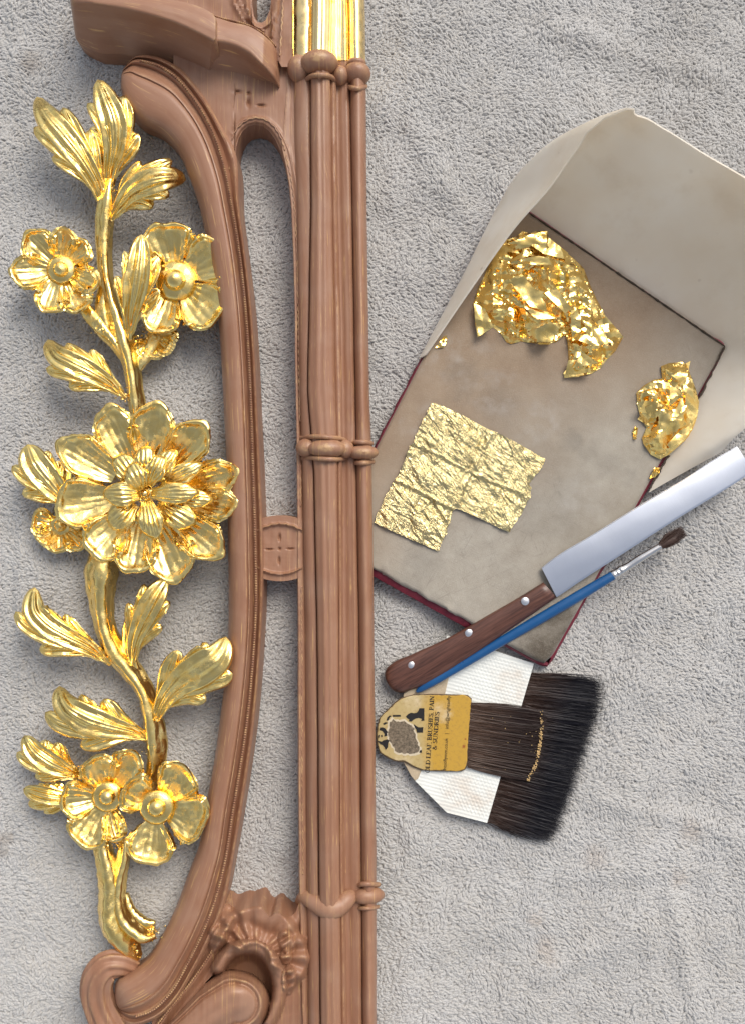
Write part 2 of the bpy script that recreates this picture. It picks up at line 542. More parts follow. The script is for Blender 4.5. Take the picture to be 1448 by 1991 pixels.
# upper collar
bead((582, 134, 78), 23, 26, 22); bead((621, 123, 92), 37, 23, 28); bead((662, 147, 78), 16, 18, 18)
bead((694, 144, 70), 27, 21, 26); bead((693, 124, 74), 19, 10, 16)
ring([(568, 160, 56), (578, 156, 72), (592, 158, 74), (602, 150, 92), (622, 146, 112), (644, 150, 94), (654, 160, 76), (662, 168, 64)], 5)
ring([(676, 168, 56), (684, 171, 82), (697, 172, 89), (711, 168, 60)], 5)
# middle collar
bead((598, 871, 78), 23, 19, 23); bead((636, 872, 96), 37, 19, 25); bead((672, 873, 82), 17, 18, 18); bead((706, 880, 78), 30, 15, 24)
ring([(580, 852, 56), (596, 850, 80), (622, 849, 108), (645, 851, 106), (662, 853, 84), (672, 857, 66)], 5)
ring([(584, 892, 56), (598, 890, 80), (624, 892, 108), (648, 893, 106), (664, 892, 84), (674, 890, 66)], 5)
ring([(683, 861, 60), (694, 860, 84), (708, 860, 90), (722, 862, 58)], 5)
ring([(686, 899, 60), (696, 900, 84), (710, 900, 90), (725, 898, 58)], 5)
# lower collar: a heavy wavy roll
def roll(path, name='collar_roll'):
    V, F = tube(name, path, BOLE, sides=16, n=50, ret=True)
    return mk(name, V, F, BOLE, colmn, uv=V[:, :2] * 2, recalc=True)
roll([(582, 1752, 40, 8), (590, 1744, 58, 12), (604, 1748, 70, 16), (624, 1760, 82, 19), (644, 1766, 88, 21), (664, 1758, 84, 19), (680, 1745, 76, 15), (692, 1742, 60, 10)])
roll([(692, 1742, 56, 11), (700, 1742, 72, 14), (716, 1742, 78, 15), (731, 1740, 66, 14), (740, 1740, 52, 9)])
ring([(692, 1722, 60), (704, 1719, 84), (720, 1719, 88), (736, 1720, 56)], 5)
ring([(692, 1764, 60), (704, 1766, 82), (720, 1766, 86), (735, 1763, 56)], 4)

# ---- curved rail
ST = [  # outer x,y  ridge x,y  inner x,y  height factor
 (236,150,238,141,240,136,.55),(236,172,243,132,246,126,.8),(240,192,256,120,260,112,.95),(253,220,274,118,282,107,1),(275,243,304,126,312,112,1),(313,261,342,150,354,136,1),
 (343,291,377,192,392,180,1),(368,343,411,250,428,240,1),(386,395,435,320,459,300,1),(400,455,450,395,465,392,1),(415,540,465,484,476,482,1),
 (426,630,476,580,488,580,1),(432,720,484,690,496,690,1),(436,800,489,800,501,800,1),(441,900,492,900,506,900,1),(444,1060,497,1060,512,1060,1),
 (445,1180,498,1180,511,1180,1),(441,1300,491,1300,504,1300,1),(432,1370,484,1375,498,1375,1),(417,1480,468,1490,484,1490,1),(402,1560,453,1580,470,1580,1),
 (386,1649,437,1680,452,1684,1),(371,1687,422,1740,440,1748,1),(341,1768,394,1816,410,1826,1),(311,1828,364,1877,378,1888,1),(285,1866,332,1931,344,1944,1),
 (248,1892,294,1966,302,1982,1),(228,1905,266,1976,270,1994,.95),(223,1930,246,1972,246,1992,.75),(226,1950,234,1964,232,1980,.5)]
st = spline(ST, 190)
PV = [(0,30),(.0,52),(.015,62),(.05,74),(.12,84),(.22,91),(.34,95),(.48,97),(.6,97.5),(.66,97),(.70,94),(.715,93),(.74,96),(.77,95.5),(.8,90),(.86,83),(.91,81),(.94,87),(.97,89),(1.0,87)]
IV = [(.1,80),(.3,70),(.5,74),(.6,79),(.75,80),(.85,78),(1,73)]
rows = []; us = []
acc = np.concatenate([[0], np.cumsum(np.hypot(np.diff(st[:, 0]), np.diff(st[:, 1])))])
for v, h in PV:
    x = st[:, 0] * (1 - v) + st[:, 2] * v; y = st[:, 1] * (1 - v) + st[:, 3] * v
    rows.append(np.stack([x, y, 40 + (h - 40) * st[:, 6]], 1)); us.append(np.stack([np.full_like(acc, v * .055), acc / 1000], 1))
for v, h in IV:
    x = st[:, 2] * (1 - v) + st[:, 4] * v; y = st[:, 3] * (1 - v) + st[:, 5] * v
    rows.append(np.stack([x, y, 30 + (h - 30) * st[:, 6]], 1)); us.append(np.stack([np.full_like(acc, .055 + v * .012), acc / 1000], 1))
P = np.stack(rows, 1); P[..., 2] += .8 * wob(P[..., 0], P[..., 1], 21, 120)
rail = sheet('curved_rail', P, BOLE, FRAME, skirt='lrtb', zb=0, angle=50, uv=np.stack(us, 1))

# little beads of the rope moulding along the rail's ridge: one joined run
rb = spline([(a[2], a[3], 88 * a[6] + 3) for a in ST[3:-2]], 420)
parts = []
for i in range(len(rb)):
    V, F = ball(rb[i], 2.6, 1.9, 3.0, 6, 4); parts.append((V, F))
V, F = join(parts)
tag(mk('rope_moulding', V, F, BOLE, rail, uv=V[:, :2] * 2), kind='stuff')

# ---- web plate above the arch, with the pierced arch edge
def curtain(name, xs, top, bot, hf, rows, parent=FRAME, skirt='', angle=50):
    X = np.repeat(np.asarray(xs, float)[None], rows, 0)
    t = np.linspace(0, 1, rows)[:, None]
    T = np.array([top(x) for x in xs])[None]; B = np.array([bot(x) for x in xs])[None]
    Y = T * (1 - t) + B * t
    H = hf(X, Y)
    P = np.stack([X, Y, H], -1)
    return sheet(name, P, BOLE, parent, skirt=skirt, zb=0, angle=angle, uv=np.stack([X / 1000, Y / 1000], -1))
ARCH = [(296,135),(342,182),(377,228),(400,272),(411,300),(435,380),(456,420),(457.5,330),(459,290),(464,270),(472,255),(482,246),(497,242),(512,245),(525,255),(536,271),(545,291),(554,320),(561,355),(566,400),(571,490),(580,600)]
arch = lambda x: np.interp(x, [a[0] for a in ARCH], [a[1] for a in ARCH])
xs = np.concatenate([np.arange(338, 456, 6), np.linspace(456, 475, 16), np.linspace(477, 520, 20), np.linspace(522, 584, 30)])
ARCHP = ARCH[7:-1]
def webh(X, Y):
    d = polydist(X, Y, ARCHP)
    h = 68 - 7 * np.exp(-(d / 4) ** 2) + 3.0 * np.exp(-((d - 15) / 3) ** 2) * (Y < 420)
    for cx, cy, rx, ry in ((484, 200, 3.2, 8), (462, 178, 7, 2.4), (508, 205, 7, 2.4), (484, 181, 3, 3)):
        h = h - 6 * np.exp(-((X - cx) / rx) ** 2 - ((Y - cy) / ry) ** 2)
    return h + .5 * wob(X, Y, 5, 60)
web = curtain('web_panel', xs, lambda x: 95, arch, webh, 90, skirt='b')

# wavy punched line round the slots
def wavy(pts, h, amp=1.8, wl=14, r=1.5, name='tooled_line'):
    n = int(sum(math.dist(a, b) for a, b in zip(pts, pts[1:])) / 2.2)
    c = spline([(a[0], a[1]) for a in pts], n)
    t = np.gradient(c, axis=0); t /= np.linalg.norm(t, axis=1, keepdims=True) + 1e-9
    s = np.arange(n) * 2.2
    o = amp * np.abs(np.sin(s * math.pi / wl))
    c = c + np.stack([-t[:, 1], t[:, 0]], 1) * o[:, None]
    hh = np.full(n, h) if np.isscalar(h) else np.interp(np.linspace(0, 1, n), np.linspace(0, 1, len(h)), h)
    V, F = tube(name, np.column_stack([c, hh, np.full(n, r)]), BOLE, sides=6, ret=True)
    return mk(name, V, F, BOLE, FRAME, uv=V[:, :2] * 2, recalc=True)
wavy([(ip(SLOT_R, y) + 8.5, y) for y in range(300, 840, 40)], 69)
wavy([(ip(SLOT_R, y) + 8.5, y) for y in range(905, 1000, 20)], 69)
wavy([(ip(SLOT_R, y) + 9.5, y) for y in range(1140, 1740, 40)], 69)
wavy([(446, 330), (446, 300), (451, 268), (464, 245), (482, 232), (498, 228), (515, 231), (532, 243), (545, 262), (556, 292)], 70)

# ---- cross panel between the slots
xs = np.linspace(500, 588, 60)
def cph(X, Y):
    top = 1018 + 9 * ((X - 545) / 36) ** 2 + 1.6 * np.abs(np.sin(X * .22)); bt = 1116 - 9 * ((X - 545) / 36) ** 2
    d = np.minimum(np.abs(Y - top), np.abs(Y - bt))
    edge = np.where((Y < top) | (Y > bt), 1, 0)
    h = 66 + 7.5 * np.exp(-(d / 2.6) ** 2) + 1.5 * edge
    for cx, cy, rx, ry, a in ((544, 1045, 2.3, 7.5, 6), (543, 1090, 2.3, 7.5, 6), (524, 1068, 7, 1.8, 5), (565, 1067, 7, 1.8, 5), (544, 1067, 2.7, 2.7, 6)):
        h = h - a * np.exp(-(((X - cx) / rx) ** 2 + ((Y - cy) / ry) ** 2) ** 1.5)
    return h + .4 * wob(X, Y, 8, 40)
curtain('cross_panel', xs, lambda x: 1002 + 5 * ((x - 545) / 33) ** 2 - 0, lambda x: 1130 - 5 * ((x - 545) / 33) ** 2, cph, 100, skirt='tb')

# ---- heavy moulded bracket at the top
BR = [  # upper edge, crest, arris, lower front edge (x,y each)
 ((138,-70),(134,-30),(137,2),(146,64)),
 ((150,-50),(142,-18),(141,9),(150,78)),
 ((185,-20),(180,0),(178,11),(188,101)),
 ((245,-8),(235,8),(227,19),(240,106)),
 ((320,-2),(300,24),(290,33),(283,116)),
 ((377,9),(362,46),(350,52),(340,132)),
 ((412,26),(410,70),(404,78),(390,152)),
 ((420,34),(419,74),(414,84),(404,158))]
BR2 = [
 ((421,34),(419,72),(414,85),(404,158)),
 ((450,43),(445,76),(440,88),(430,161)),
 ((484,51),(482,92),(478,103),(462,165)),
 ((515,70),(512,122),(508,128),(495,169)),
 ((534,90),(531,142),(528,148),(522,171)),
 ((544,128),(544,165),(543,170),(542,175))]
def bracket(name, rowsd, hs_, hfac):
    A = np.array(rowsd, float).reshape(len(rowsd), 8)
    A = spline(A, 60)
    pts = []; us = []
    ctrl = [(A[:, 0], A[:, 1], hs_[0]), (A[:, 2], A[:, 3], hs_[1]), (A[:, 4], A[:, 5], hs_[2]), (A[:, 6], A[:, 7], hs_[3])]
    F = np.interp(np.linspace(0, 1, 60), *hfac)
    L = np.linspace(0, 1, 60) * .3
    def seg(i, ts, bulge, first):
        for t in ts:
            x = ctrl[i][0] * (1 - t) + ctrl[i + 1][0] * t; y = ctrl[i][1] * (1 - t) + ctrl[i + 1][1] * t
            h = ctrl[i][2] * (1 - t) + ctrl[i + 1][2] * t + bulge * math.sin(math.pi * t)
            pts.append(np.stack([x, y, 50 + (h - 50) * F], 1)); us.append(np.stack([np.full(60, (i + t) * .03), L], 1))
    seg(0, np.linspace(0, .98, 8), 3, 1); seg(1, np.linspace(0, 1, 5), 3, 0); seg(2, np.linspace(.06, 1, 14), -4, 0)
    P = np.stack(pts, 1); P[..., 2] += wob(P[..., 0], P[..., 1], 31, 110)
    return sheet(name, P, BOLE, FRAME, skirt='tblr', zb=0, angle=70, uv=np.stack(us, 1))
bracket('bracket_moulding', BR, (140, 148, 140, 42), ([0, .08, 1], [.75, 1, 1]))
bracket('bracket_moulding', BR2, (118, 128, 122, 44), ([0, .6, 1], [1, .9, .3]))
parts = []
for b in spline([(405, 25, 112), (421, 33, 113), (452, 41, 112), (486, 51, 108), (516, 69, 102), (536, 90, 88)], 36):
    parts.append(ball(b, 3, 2.4, 4, 6, 4))
V, F = join(parts)
tag(mk('rope_moulding', V, F, BOLE, FRAME, uv=V[:, :2] * 2), kind='stuff')

# ---- carved field above the bracket, with its oval piercing
OV = [(487, -90), (491, 12), (495, 33), (502, 43), (510, 44), (518, 38), (525, 20), (528, 0), (529, -90)]
def fieldh(X, Y):
    h = 84 + 6 * np.exp(-((polydist(X, Y, OV) - 9) / 4) ** 2)
    for ln in ([(455, -60), (468, 10), (480, 36)], [(440, -50), (456, 8), (476, 44)], [(548, -60), (540, 20), (528, 70)], [(470, -60), (478, 8), (492, 48), (512, 60)]):
        h = h + 5 * np.exp(-(polydist(X, Y, ln) / 3.2) ** 2)
    return h - 3 * sstep(40, 4, polydist(X, Y, [(400, 20), (480, 55), (545, 100)])) + .5 * wob(X, Y, 9, 40)
xs = np.concatenate([np.arange(250, 486, 5.0), [486.8, 487.2], np.arange(489, 528, 2.0), [528.8, 529.2], np.arange(532, 572, 4.0)])
ovl = lambda x: np.interp(x, [487.1, 491, 495, 502, 510, 518, 525, 528, 528.9], [-90, 12, 33, 43, 44, 38, 20, 0, -90]) if 487 < x < 529 else -90
curtain('carved_field', xs, ovl, lambda x: np.interp(x, [250, 320, 377, 420, 484, 534, 548, 572], [-4, 8, 22, 48, 66, 104, 130, 130]), fieldh, 80, skirt='t')
wavy([(552, -40), (551, 20), (548, 70), (546, 110)], 92, r=1.8)

# ---- shell and hollow at the foot
TOP = [(296,1952),(330,1910),(360,1872),(405,1812),(436,1757),(446,1757),(452,1762),(459,1767),(470,1770),(478,1766),(486,1765),(495,1761),(505,1762),(513,1768),(518,1776),(525,1784),(533,1778),(543,1776),(550,1781),(558,1783),(568,1781),(576,1772),(581,1758),(590,1742),(604,1742)]
topf = lambda x: np.interp(x, [a[0] for a in TOP], [a[1] for a in TOP])
LIP = [(425,1882),(436,1862),(452,1848),(474,1841),(497,1842),(516,1852),(530,1868),(540,1892),(544,1918),(541,1945),(533,1968),(522,1988)]
def shellh(X, Y):
    h = 60 + .8 * wob(X, Y, 41, 45)
    a = np.arctan2(1862 - Y, X - 496); r = np.hypot(X - 496, Y - 1862)
    rib = np.cos(a * 17 + .25 * np.sin(r / 14))
    sec = sstep(20, 34, r) * sstep(125, 112, r) * sstep(-.75, -.4, a) * sstep(3.0, 2.6, a)
    edge = 112 + 4 * np.cos(a * 5)
    h = h + sec * ((4.5 + 2 * np.sin(a * 3 + 1)) * rib * sstep(16, 60, r) + 24 * sstep(edge, edge - 18, r) - 10 * np.exp(-((r - 62 - 8 * np.sin(a * 4)) / 12) ** 2))
    for cx, cy, rx, ry, an in ((428, 1822, 16, 34, .5), (557, 1832, 15, 24, -.3), (562, 1905, 14, 30, .05), (556, 1860, 12, 16, 0)):
        dx = (X - cx) * math.cos(an) + (Y - cy) * math.sin(an); dy = -(X - cx) * math.sin(an) + (Y - cy) * math.cos(an)
        e = np.clip(1 - (dx / rx) ** 2 - (dy / ry) ** 2, 0, 1)
        h = h + 18 * np.sqrt(e) * (1 + .25 * np.cos(dy / 2.6 + dx * .12))
    d = polydist(X, Y, LIP)
    h = h * 1.0 + np.where(d < 22, 44 * np.sqrt(np.clip(1 - (d / 15) ** 2, 0, 1)), 0)
    inside = inpoly(X, Y, LIP + [(512, 2090), (250, 2090), (330, 1990), (385, 1930)])
    cave = inside * sstep(6, 18, d)
    hollow = cave * sstep(0, 30, d) 
    # bulb
    q = polydist(X, Y, [(270, 2105), (350, 2022), (410, 1972), (452, 1950), (462, 1952)])
    rad = 48 + 16 * sstep(330, 450, X)
    rr = (q / rad) ** 2
    dome = 58 + 60 * np.sqrt(np.clip(1 - rr, 0, 1)) + 7 * np.exp(-((np.sqrt(rr) - .72) / .06) ** 2) - 5 * np.exp(-((np.sqrt(rr) - .60) / .05) ** 2)
    dome = dome + 4 * np.sin((X + Y) / 22.0) * np.exp(-((q - 20) / 14) ** 2)
    h = np.where(inside, np.where(rr < 1, np.maximum(dome, 20), h * (1 - hollow) + 14 * hollow), h)
    # groove running down beside the rail
    gd = polydist(X, Y, [(452, 1786), (420, 1845), (380, 1905), (335, 1960), (300, 2010)])
    h = h + 8 * np.exp(-(gd / 5) ** 2) - 5 * np.exp(-((gd - 13) / 5) ** 2)
    return h
xs = np.arange(296, 604.1, 2.0)
curtain('shell_carving', xs, topf, lambda x: 2080, shellh, 150, skirt='t', angle=80)
parts = []
for b in spline([(441, 1800, 70), (412, 1850, 70), (375, 1905, 70), (330, 1962, 70), (300, 2000, 70)], 50):
    parts.append(ball(b, 2.4, 2.4, 4, 6, 4))
V, F = join(parts)
tag(mk('rope_moulding', V, F, BOLE, FRAME, uv=V[:, :2] * 2), kind='stuff')

# ---- ribbed scroll curling at the lower left corner
V, F = tube('foot_scroll', [(262, 1880, 46, 20), (240, 1874, 58, 24), (214, 1876, 66, 27), (194, 1896, 66, 29), (188, 1926, 60, 30), (196, 1960, 54, 30), (214, 1996, 50, 32), (240, 2040, 46, 34), (275, 2080, 44, 36)], BOLE, sides=56, n=60, ribs=9, ribamp=.1, flat=.7, ret=True)
mk('foot_scroll', V, F, BOLE, FRAME, uv=V[:, :2] * 2, recalc=True)
# ------------------------------------------------------------------ gilded branch
BR_ = empty('gilded_branch', (240, 1100, 0), 'gilded carved branch of flowers and curling leaves lying left of the curved rail', 'gilded carving')
rng = np.random.RandomState(5)

def sag(P, seed, amp=1.2, scale=24):
    P = P.copy()
    P[..., 2] += amp * wob(P[..., 0], P[..., 1], seed, scale, 3)
    return P

def petal(base, tip, w, parent, cup=10, lip=5, ribs=6, arch=6, th=7, root=.42, c=.44, notch=0.0, seed=0, bend=0.0, name='petal', ribamp=1.35):
    """base and tip (x, y, h) in photo pixels, w full width there"""
    rs = np.random.RandomState(seed + 77)
    b = np.array(base, float); t = np.array(tip, float)
    d = t[:2] - b[:2]; L = np.hypot(*d); d /= L; a = np.array([-d[1], d[0]])
    u = np.linspace(0, 1, 26)[:, None]; v = np.sin(np.linspace(-1, 1, 53) * math.pi / 2)[None]
    along = L * u * (1 - c * (1 - np.sqrt(np.clip(1 - v ** 2, 0, 1))) * u ** .7)
    along = along * (1 - notch * np.exp(-(v / .22) ** 2) * u ** 3) * (1 + .035 * np.sin(v * 4 + seed) * u)
    wid = w / 2 * (root + (1 - root) * np.sin(np.clip(u / .78, 0, 1) * math.pi / 2)) * (1 + .05 * np.sin(u * 5 + seed))
    ac = wid * v + bend * L * u ** 2
    e = np.maximum(np.abs(v) * np.ones_like(u), u * np.ones_like(v))
    h = b[2] + (t[2] - b[2]) * u
    h = h + arch * np.sin(u * math.pi) - cup * (1 - v ** 2) * np.sin(np.clip(u * 1.05, 0, 1) * math.pi) ** .7
    h = h + lip * np.exp(-((e - .93) / .07) ** 2) * sstep(.25, .6, u) - 3.5 * sstep(.95, 1.0, e)
    fan = np.abs(np.sin((v * ribs / 2 + .25 + .1 * np.sin(seed)) * math.pi))
    h = h + ribamp * (fan ** .6 - .6) * np.sin(np.clip(u, .03, .95) * math.pi) ** .6 * (1 - v ** 4)
    P = np.stack([b[0] + d[0] * along + a[0] * ac, b[1] + d[1] * along + a[1] * ac, h], -1)
    P = sag(P, seed + 3, .9, 36); P[..., :2] += (.6 * wob(P[..., 0] * 2, P[..., 1] * 2, seed + 9, 40, 2))[..., None]
    return solid(name, P, GOLD, parent, th=th, angle=75)

def tongue(C, w, seed, arch=9, groove=5.5, th=6, root=.18, point=.55, curl=0.0):
    """one lobe of a leaf: a pointed, grooved tongue with rolled rims along the spine C (x, y, h)"""
    nu, nv = 40, 29
    C = spline(C, nu); d = np.gradient(C[:, :2], axis=0); d /= np.linalg.norm(d, axis=1, keepdims=True) + 1e-9
    a = np.stack([-d[:, 1], d[:, 0]], 1)
    u = np.linspace(0, 1, nu)[:, None]; v = np.linspace(-1, 1, nv)[None]
    pk = .62
    env = np.where(u < pk, root + (1 - root) * np.sin(np.clip(u / pk, 0, 1) * math.pi / 2) ** 1.3, np.clip(1 - ((u - pk) / (1 - pk)) ** 2, 0, 1) ** point * .97 + .03)
    env = env * (1 + .05 * np.sin(u * 9 + seed))
    ac = w / 2 * env * v
    x = C[:, 0][:, None] + a[:, 0][:, None] * ac; y = C[:, 1][:, None] + a[:, 1][:, None] * ac
    h = C[:, 2][:, None] + arch * (1 - v ** 2) * env
    # two hollows either side of a raised vein, and a bead along the rim
    f = sstep(0, .18, u) * sstep(1.0, .8, u)
    h = h - groove * f * (np.exp(-((v - .42) / .2) ** 2) + np.exp(-((v + .42) / .2) ** 2)) - groove * .45 * f * np.exp(-(v / .07) ** 2)
    h = h + 2.2 * f * np.exp(-((np.abs(v) - .84) / .1) ** 2)
    h = h - 5 * sstep(.88, 1.0, np.abs(v)) - curl * sstep(.72, 1, u) ** 1.4
    P = np.stack([x, y, h], -1)
    P = sag(P, seed, .8, 34)
    return shell(P, th)

def leaf(spine, wl, wr, seed=0, camber=8, curl=0.0, L=((.84, .76), (.58, 1.0)), Rr=((.80, .74), (.54, .98)), main=.78, lift=4, **_):
    """acanthus leaf: a central tongue with lower side lobes fanning off it; wl / wr left and right half widths"""
    rs = np.random.RandomState(seed + 300); wl, wr = wl * 1.1, wr * 1.1
    n = 60; C = spline(spine, n); d = np.gradient(C[:, :2], axis=0); d /= np.linalg.norm(d, axis=1, keepdims=True) + 1e-9
    a = np.stack([-d[:, 1], d[:, 0]], 1)
    parts = [tongue(np.column_stack([C[:, :2], C[:, 2] + lift])[np.linspace(0, n - 1, 11).astype(int)], (wl + wr) * main * .80, seed, arch=camber, curl=curl)]
    Ln = acc_len(C)
    for sgn, W_, lobes in ((-1, wl, L), (1, wr, Rr)):
        for k, (ue, off) in enumerate(lobes):
            ue = ue + rs.uniform(-.03, .03); u = np.linspace(.1, ue, 12); q = (u - .1) / (ue - .1)
            idx = u * (n - 1); ci = np.stack([np.interp(idx, np.arange(n), C[:, t]) for t in range(3)], 1)
            ai = np.stack([np.interp(idx, np.arange(n), a[:, t]) for t in range(2)], 1)
            o = W_ * off * (.30 * q + .70 * q ** 2.6) * sgn
            pts = np.column_stack([ci[:, :2] + ai * o[:, None], ci[:, 2] - 3.0 * k + 3 * q - 9 * q ** 4])
            parts.append(tongue(pts, (.78 if k else .84) * W_ * (1.0 + .1 * rs.randn()), seed * 7 + k + (5 if sgn > 0 else 0), arch=camber * .8, groove=5.0, point=.5))
    V, F = join(parts)
    return mk('leaf', V, F, GOLD, BR_, recalc=True, angle=70)

def acc_len(C):
    return np.hypot(*np.diff(C[:, :2], axis=0).T).sum()

# ---- stem
parts = []
def stem(path, ribs=3, amp=.2, sides=22, n=70, seed=0, tw=.03):
    path = [(x, y, h, r * .9) for x, y, h, r in path]
    parts.append(tube('s', path, None, sides=sides, n=n, ribs=ribs, ribamp=amp, noise=.07, seed=seed, twist=tw, ret=True))
stem([(214, 350, 64, 10), (209, 385, 62, 16), (205, 431, 58, 18), (203, 481, 55, 16), (206, 531, 53, 15), (215, 574, 51, 16), (230, 620, 50, 20), (243, 665, 50, 22), (255, 710, 50, 18), (263, 760, 50, 17), (268, 800, 46, 18), (276, 880, 40, 18)], seed=1)
stem([(160, 590, 46, 11), (174, 610, 46, 13), (196, 637, 46, 14), (222, 668, 48, 12), (244, 700, 46, 9)], ribs=2, seed=2)
stem([(205, 545, 50, 9), (198, 600, 48, 12), (206, 640, 46, 10)], ribs=2, n=24, seed=7)
stem([(300, 660, 40, 12), (285, 690, 42, 12), (262, 722, 44, 10)], ribs=2, n=24, seed=3)
stem([(226, 1000, 40, 22), (206, 1075, 48, 28), (200, 1110, 54, 33), (197, 1160, 56, 26), (203, 1215, 56, 21), (226, 1268, 54, 23), (252, 1302, 52, 22), (280, 1342, 52, 19), (294, 1385, 52, 20), (301, 1430, 50, 22), (302, 1480, 44, 20), (290, 1530, 36, 16)], ribs=3, amp=.2, n=90, seed=4)
stem([(262, 1180, 50, 7), (250, 1220, 52, 10), (252, 1262, 52, 12), (262, 1300, 50, 12)], ribs=2, n=26, seed=5)
stem([(204, 1600, 40, 16), (201, 1650, 48, 19), (211, 1690, 50, 23), (217, 1730, 52, 26), (217, 1768, 52, 29), (226, 1800, 52, 32), (240, 1824, 50, 29), (256, 1846, 47, 20), (270, 1862, 44, 10)], ribs=3, amp=.14, n=70, seed=6)
stem([(244, 1630, 38, 12), (242, 1668, 46, 14), (232, 1708, 52, 16), (230, 1752, 56, 17), (240, 1786, 58, 20), (262, 1808, 58, 19), (286, 1820, 55, 16), (303, 1817, 52, 9)], ribs=3, amp=.2, n=60, seed=8)
stem([(240, 1740, 44, 10), (254, 1775, 46, 14), (278, 1795, 47, 14), (302, 1797, 47, 9)], ribs=2, amp=.2, n=40, seed=9)
V, F = join(parts)
mk('stem', V, F, GOLD, BR_, recalc=True, angle=60)

# ---- leaves
leaf([(203, 415, 52), (194, 372, 66), (165, 318, 84), (122, 262, 92), (84, 215, 84), (72, 188, 66)], 40, 44, lobes=2, curl=10, seed=1, camber=12)
leaf([(211, 380, 58), (214, 335, 68), (222, 285, 82), (220, 235, 92), (206, 195, 92), (190, 155, 80)], 42, 44, lobes=2, seed=2, camber=9, depth=.34, peak=.62)
leaf([(214, 432, 52), (232, 402, 64), (262, 368, 86), (304, 350, 98), (340, 346, 90), (362, 350, 66)], 40, 46, lobes=2, seed=3, camber=16, curl=12)
leaf([(252, 662, 56), (254, 620, 70), (262, 570, 86), (271, 515, 94), (276, 456, 84)], 38, 44, lobes=2, seed=4, camber=4, depth=.3, nrib=5, peak=.5)
leaf([(246, 774, 48), (216, 748, 62), (176, 724, 78), (136, 704, 86), (106, 686, 80), (94, 660, 62)], 40, 38, lobes=2, seed=5, camber=10, curl=10)
leaf([(216, 1292, 50), (176, 1262, 66), (132, 1240, 78), (94, 1218, 84), (66, 1186, 82), (68, 1142, 66)], 42, 36, lobes=2, seed=6, camber=10, curl=12)
leaf([(258, 1300, 52), (260, 1256, 64), (276, 1210, 80), (298, 1166, 88), (325, 1124, 76)], 36, 38, lobes=2, seed=7, camber=12)
leaf([(300, 1410, 50), (318, 1366, 68), (350, 1328, 88), (392, 1300, 104), (428, 1272, 108), (440, 1238, 96)], 50, 54, lobes=2, seed=8, camber=10, curl=8, tipw=.1)
leaf([(302, 1440, 48), (258, 1424, 66), (208, 1412, 84), (158, 1394, 92), (124, 1366, 88), (116, 1334, 70)], 48, 46, lobes=2, seed=9, camber=14, curl=10)
leaf([(168, 1510, 42), (128, 1498, 58), (94, 1482, 68), (64, 1458, 68), (48, 1430, 56)], 34, 40, lobes=2, seed=10, camber=8)
leaf([(160, 1548, 38), (120, 1552, 54), (82, 1546, 58), (46, 1534, 48)], 30, 26, lobes=2, seed=11, camber=7)
leaf([(150, 985, 52), (118, 962, 66), (90, 930, 74), (66, 898, 72), (54, 864, 60)], 50, 46, lobes=2, seed=12, camber=6, depth=.3)

# ---- flowers: a boss with petals
def flower(c, r, hb):
    V, F = ball((c[0], c[1], hb), r, r, r * .9, 20, 12)
    V2, F2 = ball((c[0], c[1], hb - r * .6), r * 1.9, r * 1.9, r * .6, 20, 10)
    V3, F3 = ball((c[0], c[1] - 1, hb + r * .7), r * .45, r * .45, r * .45, 12, 8)
    V, F = join([(V, F), (V2, F2)])
    return mk('flower', V, F, GOLD, BR_, angle=60)
def toward(c, t, k): return (c[0] + (t[0] - c[0]) * k, c[1] + (t[1] - c[1]) * k)

def bloom(c, r, hb, petals, seed, k=.2, hbase=58):
    f = flower(c, r, hb)
    for i, q in enumerate(petals):
        x, y, h, w = q[:4]; kw = q[4] if len(q) > 4 else {}
        b = toward(c, (x, y), kw.pop('k', k))
        petal((*b, kw.pop('hb', hbase)), (x, y, h), w, f, seed=seed * 20 + i, **kw)
    return f

bloom((119, 524), 15, 70, [(50, 452, 78, 66), (126, 442, 80, 50), (172, 470, 74, 46, dict(cup=5)), (193, 557, 76, 50, dict(c=.6)), (162, 606, 74, 58), (90, 609, 74, 60), (19, 531, 78, 64)], 1, hbase=56)
bloom((341, 545), 21, 78, [(270, 505, 70, 60), (318, 429, 88, 92, dict(notch=.05)), (438, 484, 88, 92, dict(notch=.06)), (428, 622, 86, 96), (300, 648, 76, 74)], 2, hbase=60, k=.24)
bloom((300, 655), 7, 44, [(268, 690, 46, 34), (300, 697, 46, 32), (334, 680, 48, 34), (344, 650, 48, 30)], 3, k=.25, hbase=40)
bloom((118, 1022), 12, 40, [(62, 1012, 44, 46), (74, 1052, 44, 42), (113, 1074, 46, 48), (160, 1066, 46, 40)], 4, k=.2, hbase=36)
